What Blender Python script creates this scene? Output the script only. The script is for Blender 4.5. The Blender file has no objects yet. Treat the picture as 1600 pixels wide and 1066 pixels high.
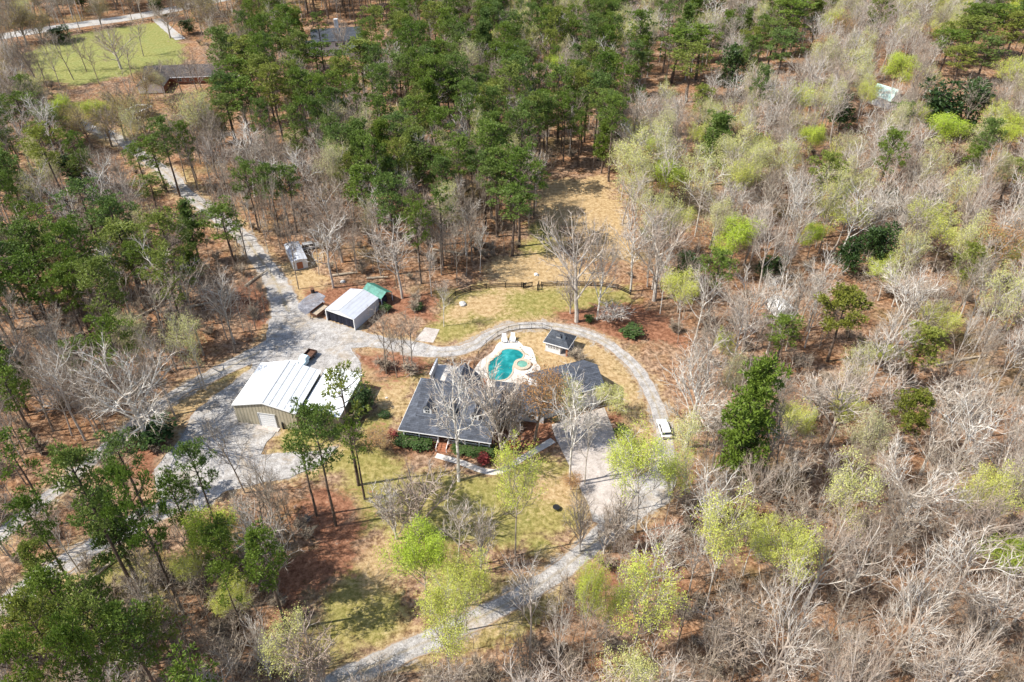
import bpy, math, random
import numpy as np
from mathutils import Vector, Matrix
R = math.radians
random.seed(7)
rng = np.random.default_rng(7)
scene = bpy.context.scene
col = scene.collection

# ---------------------------------------------------------------- camera, sky, sun, exposure
PITCH = math.atan(953 / 1200)
CAM_H, FPX = 100.0, 1200.0
cam_d = bpy.data.cameras.new('camera')
cam_d.sensor_width = 36.0
cam_d.lens = 36.0 * FPX / 1600
cam_d.clip_start = 1.0
cam_d.clip_end = 6000
cam = bpy.data.objects.new('camera', cam_d)
cam.location = (0, 0, CAM_H)
cam.rotation_euler = (math.pi / 2 - PITCH, 0, 0)
col.objects.link(cam)
scene.camera = cam

SUN_EL = R(50)
SH_AZ = R(12)                       # direction the shadows fall, from +x towards +y
sun_dir = Vector((-math.cos(SUN_EL) * math.cos(SH_AZ), -math.cos(SUN_EL) * math.sin(SH_AZ), math.sin(SUN_EL)))
world = bpy.data.worlds.new('World')
scene.world = world
world.use_nodes = True
wn = world.node_tree
sky = wn.nodes.new('ShaderNodeTexSky')
sky.sky_type = 'NISHITA'
sky.sun_disc = False
sky.sun_elevation = SUN_EL
sky.sun_rotation = math.atan2(sun_dir.x, sun_dir.y)
wn.links.new(sky.outputs[0], wn.nodes['Background'].inputs[0])
wn.nodes['Background'].inputs[1].default_value = 0.135
sun_d = bpy.data.lights.new('sun', 'SUN')
sun_d.energy = 4.8
sun_d.angle = R(0.5)
sun_d.color = (1.0, 0.955, 0.89)
sun = bpy.data.objects.new('sun', sun_d)
sun.rotation_euler = sun_dir.to_track_quat('Z', 'Y').to_euler()
col.objects.link(sun)
scene.view_settings.view_transform = 'Standard'
scene.view_settings.look = 'None'
scene.view_settings.exposure = 0.70
scene.view_settings.gamma = 1.0
scene.cycles.max_bounces = 5
scene.cycles.diffuse_bounces = 3
scene.cycles.transparent_max_bounces = 6

SP, CP = math.sin(PITCH), math.cos(PITCH)


def G(px, py, z=0.0):
    """photo pixel -> world point at height z"""
    a, b = px - 800, py - 533
    d = (a, FPX * CP - b * SP, -FPX * SP - b * CP)
    t = (CAM_H - z) / -d[2]
    return (a * t, d[1] * t)


def P(x, y, z=0.0):
    """world point -> photo pixel"""
    dz = z - CAM_H
    dep = y * CP - dz * SP
    up = y * SP + dz * CP
    return 800 + FPX * x / dep, 533 - FPX * up / dep, FPX / dep


# ---------------------------------------------------------------- helpers
def tag(o, label=None, cat=None, group=None, kind=None):
    if label: o['label'] = label
    if cat: o['category'] = cat
    if group: o['group'] = group
    if kind: o['kind'] = kind
    return o


def thing(name, label, cat, loc=(0, 0, 0), rz=0.0, group=None):
    o = bpy.data.objects.new(name, None)
    o.empty_display_size = 0.5
    col.objects.link(o)
    o.location = loc
    o.rotation_euler = (0, 0, rz)
    return tag(o, label, cat, group)


class MB:
    def __init__(s):
        s.v, s.f, s.m = [], [], []

    def add(s, vs, fs, m=0):
        b = len(s.v)
        s.v += [tuple(v) for v in vs]
        s.f += [tuple(i + b for i in f) for f in fs]
        s.m += [m] * len(fs)
        return s

    def box(s, x0, x1, y0, y1, z0, z1, m=0):
        return s.add([(x0, y0, z0), (x1, y0, z0), (x1, y1, z0), (x0, y1, z0), (x0, y0, z1), (x1, y0, z1), (x1, y1, z1), (x0, y1, z1)],
                     [(3, 2, 1, 0), (4, 5, 6, 7), (0, 1, 5, 4), (1, 2, 6, 5), (2, 3, 7, 6), (3, 0, 4, 7)], m)

    def taper(s, x0, x1, y0, y1, z0, z1, ix, iy, m=0):
        return s.add([(x0, y0, z0), (x1, y0, z0), (x1, y1, z0), (x0, y1, z0), (x0 + ix, y0 + iy, z1), (x1 - ix, y0 + iy, z1), (x1 - ix, y1 - iy, z1), (x0 + ix, y1 - iy, z1)],
                     [(3, 2, 1, 0), (4, 5, 6, 7), (0, 1, 5, 4), (1, 2, 6, 5), (2, 3, 7, 6), (3, 0, 4, 7)], m)

    def slab(s, pts, t, m=0):
        """polygon (3d points, any slope) with thickness t downwards"""
        n = len(pts)
        vs = list(pts) + [(p[0], p[1], p[2] - t) for p in pts]
        fs = [tuple(range(n)), tuple(range(2 * n - 1, n - 1, -1))]
        fs += [(i, i + n, (i + 1) % n + n, (i + 1) % n) for i in range(n)]
        return s.add(vs, fs, m)

    def tube(s, p0, p1, r0, r1, n=6, m=0, cap=True):
        p0, p1 = Vector(p0), Vector(p1)
        d = (p1 - p0).normalized()
        a = d.orthogonal().normalized()
        b = d.cross(a)
        vs = []
        for p, r in ((p0, r0), (p1, r1)):
            for k in range(n):
                t = 2 * math.pi * k / n
                vs.append(p + a * (math.cos(t) * r) + b * (math.sin(t) * r))
        fs = [(k, (k + 1) % n, (k + 1) % n + n, k + n) for k in range(n)]
        if cap: fs += [tuple(range(n - 1, -1, -1)), tuple(range(n, 2 * n))]
        return s.add(vs, fs, m)

    def wall(s, x0, y0, x1, y1, z0, tops, th=0.15, m=0):
        """wall from A to B, tops = [(t, z)...] profile"""
        d = Vector((x1 - x0, y1 - y0, 0)); L = d.length; d /= L
        n = Vector((-d.y, d.x, 0)) * th
        pr = [(0, z0)] + [(t * L, z) for t, z in tops] + [(L, z0)]
        A = [(x0 + d.x * q, y0 + d.y * q, z) for q, z in pr]
        B = [(a[0] + n.x, a[1] + n.y, a[2]) for a in A]
        k = len(A)
        fs = [tuple(range(k)), tuple(range(2 * k - 1, k - 1, -1))] + [(i, i + k, (i + 1) % k + k, (i + 1) % k) for i in range(k)]
        return s.add(A + B, fs, m)

    def mesh(s, name, mats, smooth=False):
        me = bpy.data.meshes.new(name)
        me.from_pydata(s.v, [], s.f)
        for mt in (mats if isinstance(mats, (list, tuple)) else [mats]):
            me.materials.append(mt)
        me.polygons.foreach_set('material_index', s.m)
        if smooth: me.polygons.foreach_set('use_smooth', [True] * len(s.f))
        me.validate()
        me.update()
        return me

    def build(s, name, mats, parent=None, smooth=False, bevel=0):
        o = bpy.data.objects.new(name, s.mesh(name, mats, smooth))
        col.objects.link(o)
        o.parent = parent
        if bevel:
            b = o.modifiers.new('bevel', 'BEVEL'); b.width = bevel; b.segments = 2; b.limit_method = 'ANGLE'
        return o


# ---------------------------------------------------------------- materials
def mat(name):
    m = bpy.data.materials.new(name)
    m.use_nodes = True
    nt = m.node_tree
    return m, nt, nt.nodes['Principled BSDF']


def N(nt, t, **kw):
    n = nt.nodes.new(t)
    for k, v in kw.items():
        setattr(n, k, v)
    return n


def noise(nt, scale, detail=6, rough=0.6, coord=None, dist=0.0):
    n = N(nt, 'ShaderNodeTexNoise')
    n.inputs['Scale'].default_value = scale
    n.inputs['Detail'].default_value = detail
    n.inputs['Roughness'].default_value = rough
    n.inputs['Distortion'].default_value = dist
    if coord: nt.links.new(coord, n.inputs['Vector'])
    return n.outputs[0]


def ramp(nt, src, stops, interp='LINEAR'):
    r = N(nt, 'ShaderNodeValToRGB')
    e = r.color_ramp.elements
    r.color_ramp.interpolation = interp
    while len(e) < len(stops): e.new(0.5)
    for i, (p, c) in enumerate(stops):
        e[i].position = p
        e[i].color = (c[0], c[1], c[2], 1)
    nt.links.new(src, r.inputs[0])
    return r.outputs[0]


def mix(nt, fac, a, b, blend='MIX'):
    m = N(nt, 'ShaderNodeMix', data_type='RGBA', blend_type=blend)
    for s, v in ((m.inputs[0], fac), (m.inputs[6], a), (m.inputs[7], b)):
        if hasattr(v, 'links'): nt.links.new(v, s)
        elif isinstance(v, (tuple, list)): s.default_value = (*v[:3], 1)
        else: s.default_value = v
    return m.outputs[2]


def math_(nt, op, a, b=0.0, clamp=False):
    m = N(nt, 'ShaderNodeMath', operation=op, use_clamp=clamp)
    for s, v in ((m.inputs[0], a), (m.inputs[1], b)):
        if hasattr(v, 'links'): nt.links.new(v, s)
        else: s.default_value = v
    return m.outputs[0]


def geo_pos(nt):
    return N(nt, 'ShaderNodeNewGeometry').outputs['Position']


def obj_pos(nt):
    return N(nt, 'ShaderNodeTexCoord').outputs['Object']


def obj_rand(nt):
    return N(nt, 'ShaderNodeObjectInfo').outputs['Random']


def bump(nt, b, src, strength=0.5, dist=0.1):
    n = N(nt, 'ShaderNodeBump')
    n.inputs['Strength'].default_value = strength
    n.inputs['Distance'].default_value = dist
    nt.links.new(src, n.inputs['Height'])
    nt.links.new(n.outputs[0], b.inputs['Normal'])


def simple(name, c, rough=0.7, var=0.12, scale=1.5, metal=0.0, spec=0.3):
    """painted or solid material with soft dirt and wear"""
    m, nt, b = mat(name)
    n = noise(nt, scale, 8, 0.7, obj_pos(nt))
    lo = tuple(x * (1 - var * 1.6) for x in c); hi = tuple(min(1, x * (1 + var)) for x in c)
    nt.links.new(ramp(nt, n, [(0.3, lo), (0.7, hi)]), b.inputs['Base Color'])
    b.inputs['Roughness'].default_value = rough
    b.inputs['Metallic'].default_value = metal
    b.inputs['Specular IOR Level'].default_value = spec
    return m


def ribbed(name, c, per_m, axis='x', depth=0.02, seam=None, rough=0.5, dark=0.75):
    """profiled sheet metal: vertical or sloping ribs"""
    m, nt, b = mat(name)
    sx = N(nt, 'ShaderNodeSeparateXYZ')
    nt.links.new(obj_pos(nt), sx.inputs[0])
    src = sx.outputs[{'x': 0, 'y': 1, 'z': 2}[axis[0]]]
    if len(axis) > 1: src = math_(nt, 'ADD', src, sx.outputs[1])
    w = math_(nt, 'FRACT', math_(nt, 'MULTIPLY', src, per_m))
    edge = math_(nt, 'LESS_THAN', w, 0.28)
    n = noise(nt, 0.9, 8, 0.7, obj_pos(nt))
    mp = N(nt, 'ShaderNodeMapping'); nt.links.new(obj_pos(nt), mp.inputs[0])
    mp.inputs['Scale'].default_value = (0.25, 2.5, 1) if axis == 'y' else (1.5, 0.3, 0.3)
    n2 = noise(nt, 1.0, 6, 0.7, mp.outputs[0])
    n = math_(nt, 'ADD', math_(nt, 'MULTIPLY', n, .5), math_(nt, 'MULTIPLY', n2, .5))
    base = ramp(nt, n, [(0.38, tuple(x * q for x, q in zip(c, (.80, .77, .72)))), (0.5, tuple(x * 0.95 for x in c)), (0.62, c)])
    colr = mix(nt, math_(nt, 'MULTIPLY', edge, 1 - dark), base, tuple(x * 0.3 for x in c))
    nt.links.new(colr, b.inputs['Base Color'])
    b.inputs['Roughness'].default_value = rough
    bump(nt, b, w, 0.6, depth)
    return m


def attr(nt, name):
    return N(nt, 'ShaderNodeAttribute', attribute_name=name).outputs['Fac']


# ground: leaf litter, lawn, dry grass, bare orange soil and mulch, zones come from mesh attributes
def ground_material():
    m, nt, b = mat('ground')
    p = geo_pos(nt)
    fine = noise(nt, 1.1, 12, 0.78, p)
    mid = noise(nt, 0.16, 8, 0.7, p, 0.6)
    big = noise(nt, 0.035, 4, 0.6, p)
    grit = noise(nt, 3.2, 6, 0.8, p)
    litter = ramp(nt, fine, [(0.32, (0.035, 0.02, 0.013)), (0.44, (0.16, 0.10, 0.062)), (0.54, (0.36, 0.235, 0.15)), (0.68, (0.58, 0.43, 0.30))])
    rusty = ramp(nt, fine, [(0.32, (0.035, 0.018, 0.01)), (0.46, (0.18, 0.09, 0.045)), (0.56, (0.37, 0.20, 0.105)), (0.70, (0.54, 0.37, 0.22))])
    litter = mix(nt, ramp(nt, mid, [(0.42, (0, 0, 0)), (0.58, (1, 1, 1))]), litter, rusty)
    olive = ramp(nt, fine, [(0.35, (0.05, 0.05, 0.015)), (0.6, (0.24, 0.20, 0.07))])
    litter = mix(nt, ramp(nt, big, [(0.56, (0, 0, 0)), (0.66, (0.55,) * 3)]), litter, olive)
    grass = ramp(nt, fine, [(0.30, (0.085, 0.075, 0.02)), (0.46, (0.23, 0.195, 0.06)), (0.58, (0.38, 0.31, 0.125)), (0.72, (0.55, 0.45, 0.25))])
    green = ramp(nt, fine, [(0.32, (0.06, 0.08, 0.015)), (0.5, (0.17, 0.185, 0.045)), (0.68, (0.34, 0.32, 0.12))])
    grass = mix(nt, ramp(nt, mid, [(0.44, (0, 0, 0)), (0.60, (0.42,) * 3)]), grass, green)
    straw = ramp(nt, fine, [(0.30, (0.17, 0.11, 0.045)), (0.46, (0.36, 0.245, 0.12)), (0.6, (0.52, 0.385, 0.215)), (0.75, (0.66, 0.53, 0.35))])
    mulch = ramp(nt, fine, [(0.30, (0.05, 0.02, 0.012)), (0.46, (0.19, 0.085, 0.048)), (0.58, (0.34, 0.17, 0.10)), (0.72, (0.48, 0.31, 0.20))])
    gravel = ramp(nt, grit, [(0.34, (0.18, 0.15, 0.12)), (0.6, (0.44, 0.39, 0.33))])
    pasture0 = ramp(nt, fine, [(0.3, (0.11, 0.125, 0.03)), (0.5, (0.22, 0.235, 0.075)), (0.72, (0.38, 0.35, 0.17))])
    pasture = mix(nt, ramp(nt, mid, [(0.40, (0, 0, 0)), (0.60, (0.5,) * 3)]), pasture0, grass)
    wob = math_(nt, 'ADD', math_(nt, 'MULTIPLY', mid, 2.2), math_(nt, 'MULTIPLY', fine, 1.4))   # ~1.8 mean

    def zone(c, name, other, soft=0.16):
        a = math_(nt, 'ADD', attr(nt, name), math_(nt, 'SUBTRACT', wob, 1.80))
        f = N(nt, 'ShaderNodeMapRange')
        f.inputs[1].default_value = 0.5 - soft; f.inputs[2].default_value = 0.5 + soft
        nt.links.new(a, f.inputs[0])
        return mix(nt, f.outputs[0], c, other)
    c = zone(litter, 'z_grass', grass, 0.2)
    c = zone(c, 'z_straw', straw, 0.22)
    c = zone(c, 'z_pasture', pasture)
    c = zone(c, 'z_mulch', mulch, 0.12)
    c = zone(c, 'z_gravel', gravel, 0.12)
    nt.links.new(c, b.inputs['Base Color'])
    b.inputs['Roughness'].default_value = 1.0
    b.inputs['Specular IOR Level'].default_value = 0.05
    bump(nt, b, fine, 0.9, 0.35)
    return m


def gravel_material(name, lo, mid_, hi, tint=(0.42, 0.33, 0.22), scale=5.0):
    m, nt, b = mat(name)
    p = geo_pos(nt)
    f0 = noise(nt, scale, 6, 0.8, p)
    f1 = noise(nt, scale * .14, 8, 0.75, p, 0.3)
    f = math_(nt, 'ADD', math_(nt, 'MULTIPLY', f0, .5), math_(nt, 'MULTIPLY', f1, .5))
    g = noise(nt, 0.22, 6, 0.7, p, 0.8)
    c = ramp(nt, f, [(0.38, lo), (0.5, mid_), (0.61, hi)])
    c = mix(nt, ramp(nt, g, [(0.50, (0, 0, 0)), (0.66, (0.6,) * 3)]), c, mix(nt, f, tuple(x * 0.6 for x in tint), tint))
    if name == 'gravel':
        st_ = math_(nt, 'ADD', math_(nt, 'MULTIPLY', attr(nt, 'strip'), 0.8), math_(nt, 'MULTIPLY', math_(nt, 'SUBTRACT', g, 0.5), 2.5), True)
        st_ = math_(nt, 'MULTIPLY', math_(nt, 'MULTIPLY', st_, attr(nt, 'strip')), 0.75, True)
        c = mix(nt, st_, c, mix(nt, f, (0.16, 0.12, 0.06), (0.40, 0.32, 0.18)))
        ed = ramp(nt, math_(nt, 'ADD', attr(nt, 'edge'), math_(nt, 'MULTIPLY', math_(nt, 'SUBTRACT', f, 0.5), 3.5)), [(0.45, (0, 0, 0)), (0.8, (1, 1, 1))])
        c = mix(nt, ed, c, mix(nt, f, (0.12, 0.07, 0.04), (0.50, 0.36, 0.22)))
    nt.links.new(c, b.inputs['Base Color'])
    b.inputs['Roughness'].default_value = 0.95
    b.inputs['Specular IOR Level'].default_value = 0.1
    bump(nt, b, f, 0.7, 0.12)
    return m


def bark_material(name, c_lo, c_hi, dark):
    """c_lo..c_hi per tree, patchy darker bark"""
    m, nt, b = mat(name)
    rnd = obj_rand(nt)
    base = mix(nt, rnd, c_lo, c_hi)
    n = noise(nt, 1.3, 5, 0.7, geo_pos(nt))
    c = mix(nt, ramp(nt, n, [(0.38, (1, 1, 1)), (0.56, (0, 0, 0))]), base, dark)
    nt.links.new(c, b.inputs['Base Color'])
    b.inputs['Roughness'].default_value = 0.9
    b.inputs['Specular IOR Level'].default_value = 0.15
    return m


def leaf_material(name, stops, transl=0.25, rough=0.6):
    """stops = list of colours chosen per tree; leaf to leaf variation from noise"""
    m, nt, b = mat(name)
    rnd = obj_rand(nt)
    k = len(stops)
    base = ramp(nt, rnd, [(i / max(1, k - 1), c) for i, c in enumerate(stops)])
    n = noise(nt, 1.6, 4, 0.8, geo_pos(nt))
    c = mix(nt, 1.0, base, ramp(nt, n, [(0.30, (0.60, 0.61, 0.59)), (0.68, (1.45, 1.38, 1.25))]), 'MULTIPLY')
    nt.links.new(c, b.inputs['Base Color'])
    b.inputs['Roughness'].default_value = rough
    b.inputs['Specular IOR Level'].default_value = 0.25
    if transl:
        t = N(nt, 'ShaderNodeBsdfTranslucent')
        nt.links.new(c, t.inputs[0])
        mx = N(nt, 'ShaderNodeMixShader')
        mx.inputs[0].default_value = transl
        nt.links.new(b.outputs[0], mx.inputs[1])
        nt.links.new(t.outputs[0], mx.inputs[2])
        nt.links.new(mx.outputs[0], nt.nodes['Material Output'].inputs[0])
    return m


def shingle_material(name, c):
    m, nt, b = mat(name)
    o = obj_pos(nt)
    br = N(nt, 'ShaderNodeTexBrick')
    br.inputs['Scale'].default_value = 1.0
    br.inputs['Brick Width'].default_value = 0.9
    br.inputs['Row Height'].default_value = 0.30
    br.inputs['Mortar Size'].default_value = 0.02
    br.inputs['Color1'].default_value = (c[0] * 0.75, c[1] * 0.75, c[2] * 0.75, 1)
    br.inputs['Color2'].default_value = (c[0] * 1.25, c[1] * 1.25, c[2] * 1.25, 1)
    br.inputs['Mortar'].default_value = (c[0] * 0.45, c[1] * 0.45, c[2] * 0.45, 1)
    nt.links.new(o, br.inputs['Vector'])
    n = noise(nt, 0.7, 10, 0.85, o)
    cc = mix(nt, 1.0, br.outputs[0], ramp(nt, n, [(0.35, (0.65,) * 3), (0.65, (1.4,) * 3)]), 'MULTIPLY')
    nt.links.new(cc, b.inputs['Base Color'])
    b.inputs['Roughness'].default_value = 0.9
    b.inputs['Specular IOR Level'].default_value = 0.2
    return m


M = {}
M['ground'] = ground_material()
M['gravel'] = gravel_material('gravel', (0.14, 0.125, 0.11), (0.34, 0.32, 0.295), (0.56, 0.535, 0.50))
M['concrete'] = gravel_material('concrete', (0.28, 0.24, 0.205), (0.44, 0.39, 0.345), (0.56, 0.51, 0.46), (0.33, 0.275, 0.225), 4)
M['deck'] = gravel_material('pool_deck', (0.42, 0.38, 0.33), (0.58, 0.54, 0.48), (0.68, 0.64, 0.58), (0.44, 0.37, 0.29), 4)
M['asphalt_pale'] = gravel_material('old_asphalt', (0.30, 0.29, 0.275), (0.38, 0.365, 0.34), (0.46, 0.44, 0.41))
M['black_patch'] = gravel_material('dark_gravel', (0.10, 0.10, 0.11), (0.20, 0.20, 0.22), (0.42, 0.42, 0.44), (0.25, 0.2, 0.17))
M['bark_pale'] = bark_material('bark_pale', (0.72, 0.69, 0.62), (0.38, 0.31, 0.25), (0.36, 0.31, 0.25))
M['bark_brown'] = bark_material('bark_brown', (0.46, 0.40, 0.32), (0.28, 0.225, 0.17), (0.15, 0.115, 0.09))
M['bark_pine'] = bark_material('bark_pine', (0.135, 0.098, 0.075), (0.20, 0.15, 0.115), (0.05, 0.038, 0.03))
M['twig_pale'] = bark_material('twig_pale', (0.56, 0.48, 0.39), (0.40, 0.30, 0.225), (0.32, 0.24, 0.175))
M['twig_brown'] = bark_material('twig_brown', (0.42, 0.35, 0.25), (0.30, 0.235, 0.165), (0.15, 0.11, 0.085))
M['needles'] = leaf_material('needles', [(0.100, 0.165, 0.024), (0.150, 0.215, 0.032), (0.115, 0.180, 0.048), (0.235, 0.265, 0.050)], 0.3, 0.5)
M['needles_olive'] = leaf_material('needles_olive', [(0.13, 0.155, 0.022), (0.17, 0.185, 0.03)], 0.15, 0.5)
M['leaf_lime'] = leaf_material('leaf_lime', [(0.47, 0.55, 0.09), (0.57, 0.60, 0.15), (0.50, 0.58, 0.09)], 0.35)
M['leaf_vivid'] = leaf_material('leaf_vivid', [(0.40, 0.53, 0.06), (0.50, 0.57, 0.10)], 0.35)
M['leaf_pale'] = leaf_material('leaf_pale', [(0.47, 0.48, 0.20), (0.52, 0.54, 0.19), (0.45, 0.44, 0.24)], 0.3)
M['leaf_olive'] = leaf_material('leaf_olive', [(0.34, 0.29, 0.08), (0.38, 0.32, 0.11)], 0.3)
M['leaf_rust'] = leaf_material('leaf_rust', [(0.38, 0.20, 0.08), (0.42, 0.27, 0.13)], 0.3)
M['leaf_dark'] = leaf_material('leaf_dark', [(0.035, 0.07, 0.02), (0.06, 0.10, 0.03)], 0.1, 0.4)
M['leaf_red'] = leaf_material('leaf_red', [(0.26, 0.05, 0.05), (0.28, 0.09, 0.06)], 0.3)
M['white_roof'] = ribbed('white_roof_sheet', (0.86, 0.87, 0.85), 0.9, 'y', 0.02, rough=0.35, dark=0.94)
M['shaded_white_roof'] = ribbed('white_roof_sheet_shaded', (0.62, 0.64, 0.64), 0.9, 'y', 0.02, rough=0.4, dark=0.92)  # white roof again, shade of the off-sun slope put into the colour
M['galv'] = ribbed('galvanised_sheet', (0.50, 0.52, 0.56), 1.1, 'x', 0.02, rough=0.4, dark=0.88)
M['tan_ribs'] = ribbed('tan_ribbed_wall', (0.44, 0.39, 0.28), 1.55, 'xy', 0.05, rough=0.6, dark=0.5)
M['green_sheet'] = simple('green_tarp', (0.06, 0.22, 0.17), 0.45, 0.35, 1.2)
M['white'] = simple('white_paint', (0.80, 0.80, 0.78), 0.5, 0.06)
M['trim'] = simple('white_trim', (0.82, 0.82, 0.80), 0.5, 0.04)
M['grey'] = simple('grey_paint', (0.45, 0.45, 0.44), 0.6, 0.1)
M['siding'] = ribbed('white_siding', (0.74, 0.76, 0.77), 4, 'z', 0.02, rough=0.6, dark=0.8)
M['shingle'] = shingle_material('grey_shingles', (0.075, 0.083, 0.100))
M['shingle_brown'] = shingle_material('brown_shingles', (0.085, 0.075, 0.07))
M['slate'] = shingle_material('dark_shingles', (0.07, 0.078, 0.09))
M['brick'] = simple('red_brick', (0.36, 0.15, 0.08), 0.9, 0.35, 5)
M['black'] = simple('black_metal', (0.018, 0.018, 0.02), 0.5, 0.2)
M['tarp'] = simple('dark_blue_tarp', (0.025, 0.028, 0.05), 0.5, 0.4, 2)
M['glass'] = simple('dark_glass', (0.03, 0.04, 0.05), 0.08, 0.2, 1, 0, 0.8)
M['rust'] = simple('rusty_steel', (0.13, 0.065, 0.04), 0.85, 0.4, 3)
M['brown_paint'] = simple('dark_brown_paint', (0.07, 0.038, 0.028), 0.35, 0.2)
M['wood'] = simple('weathered_wood', (0.40, 0.33, 0.24), 0.9, 0.3, 2)
M['tyre'] = simple('tyre_rubber', (0.02, 0.02, 0.02), 0.9, 0.1)
M['rim'] = simple('wheel_rim', (0.5, 0.5, 0.5), 0.35, 0.1, 2, 0.7)
M['cab_blue'] = simple('pale_blue_paint', (0.55, 0.70, 0.74), 0.35, 0.08)
M['rock'] = simple('pale_rock', (0.55, 0.53, 0.49), 0.9, 0.25, 2)
M['stone'] = simple('tan_stone', (0.50, 0.41, 0.30), 0.85, 0.3, 6)
M['red_lamp'] = simple('red_lens', (0.4, 0.02, 0.02), 0.3, 0.1)
M['teal_roof'] = ribbed('pale_green_roof', (0.42, 0.62, 0.55), 1.0, 'y', rough=0.4, dark=0.8)


def water_material(name, c):
    m, nt, b = mat(name)
    n = noise(nt, 0.45, 4, 0.6, geo_pos(nt), 0.5)
    nt.links.new(ramp(nt, n, [(0.36, tuple(x * 0.65 for x in c)), (0.52, c), (0.68, tuple(min(1, x * 1.45 + 0.03) for x in c))]), b.inputs['Base Color'])  # smooth caustic light painted into the water colour
    b.inputs['Roughness'].default_value = 0.06
    b.inputs['Specular IOR Level'].default_value = 0.5
    bump(nt, b, n, 0.15, 0.05)
    return m


M['water'] = water_material('pool_water', (0.010, 0.20, 0.195))
M['spa_water'] = water_material('spa_water', (0.16, 0.36, 0.27))

# ---------------------------------------------------------------- polygons in the plan
def W(pts, z=0.0):
    return [G(x, y, z) for x, y in pts]


def inside(poly, x, y):
    x = np.asarray(x, float); y = np.asarray(y, float)
    r = np.zeros(x.shape, bool)
    n = len(poly)
    for i in range(n):
        x1, y1 = poly[i]; x2, y2 = poly[(i + 1) % n]
        if y1 == y2: continue
        c = ((y1 > y) != (y2 > y)) & (x < (x2 - x1) * (y - y1) / (y2 - y1) + x1)
        r ^= c
    return r


def sdist(poly, x, y, closed=True):
    d = np.full(x.shape, 1e9)
    n = len(poly)
    for i in range(n if closed else n - 1):
        x1, y1 = poly[i]; x2, y2 = poly[(i + 1) % n]
        dx, dy = x2 - x1, y2 - y1
        t = np.clip(((x - x1) * dx + (y - y1) * dy) / (dx * dx + dy * dy + 1e-9), 0, 1)
        d = np.minimum(d, np.hypot(x - x1 - t * dx, y - y1 - t * dy))
    if closed:
        d = np.where(inside(poly, x, y), d, -d)
    return d


def smooth_line(pts, step=2.0):
    out = []
    n = len(pts)
    for i in range(n - 1):
        p0 = pts[max(0, i - 1)]; p1 = pts[i]; p2 = pts[i + 1]; p3 = pts[min(n - 1, i + 2)]
        L = math.dist(p1[:2], p2[:2])
        k = max(1, int(L / step))
        for j in range(k):
            t = j / k
            out.append(tuple(0.5 * ((2 * b) + (-a + c) * t + (2 * a - 5 * b + 4 * c - d) * t * t + (-a + 3 * b - 3 * c + d) * t ** 3)
                             for a, b, c, d in zip(p0, p1, p2, p3)))
    out.append(tuple(pts[-1]))
    return out


def ribbon(name, pxw, m, z, wob=0.3, label=None):
    """pxw: (px, py, width in metres) centre line"""
    line = smooth_line([(*G(x, y), w) for x, y, w in pxw], 1.2)
    b = MB()
    L, Rr = [], []
    for i, (x, y, w) in enumerate(line):
        a = line[max(0, i - 1)]; c = line[min(len(line) - 1, i + 1)]
        d = Vector((c[0] - a[0], c[1] - a[1])).normalized()
        n = Vector((-d.y, d.x))
        wl = w / 2 + random.uniform(-wob, wob); wr = w / 2 + random.uniform(-wob, wob)
        for f, e_, s_ in ((-1, 1, 0), (-.72, 0, 0), (-.26, 0, .15), (0, 0, 1), (.26, 0, .15), (.72, 0, 0), (1, 1, 0)):
            q = f * (wl if f > 0 else wr)
            L.append((x + n.x * q, y + n.y * q, z)); Rr.append((e_, s_))
    k = len(line)
    b.add(L, [(i * 7 + j + 1, i * 7 + j, i * 7 + j + 7, i * 7 + j + 8) for i in range(k - 1) for j in range(6)])
    o = b.build(name, m)
    for an, ai in (('edge', 0), ('strip', 1)):
        at_ = o.data.attributes.new(an, 'FLOAT', 'POINT'); at_.data.foreach_set('value', [float(q[ai]) for q in Rr])
    tag(o, kind='structure', label=label)
    return line


def sheet(name, pts, m, z, wob=0.25, step=1.2, label=None, world=False):
    pts = pts if world else W(pts)
    out = []
    n = len(pts)
    for i in range(n):
        a, c = pts[i], pts[(i + 1) % n]
        k = max(1, int(math.dist(a, c) / step))
        for j in range(k):
            t = j / k
            out.append((a[0] + (c[0] - a[0]) * t + random.uniform(-wob, wob), a[1] + (c[1] - a[1]) * t + random.uniform(-wob, wob), z))
    b = MB().add(out, [tuple(range(len(out)))])
    # triangulate cleanly
    me = b.mesh(name, m)
    import bmesh
    bm = bmesh.new(); bm.from_mesh(me); bmesh.ops.triangulate(bm, faces=bm.faces[:], ngon_method='EAR_CLIP')
    for f in bm.faces:
        if f.normal.z < 0: f.normal_flip()
    bm.to_mesh(me); bm.free()
    o = bpy.data.objects.new(name, me); col.objects.link(o)
    return tag(o, kind='structure', label=label)


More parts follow.
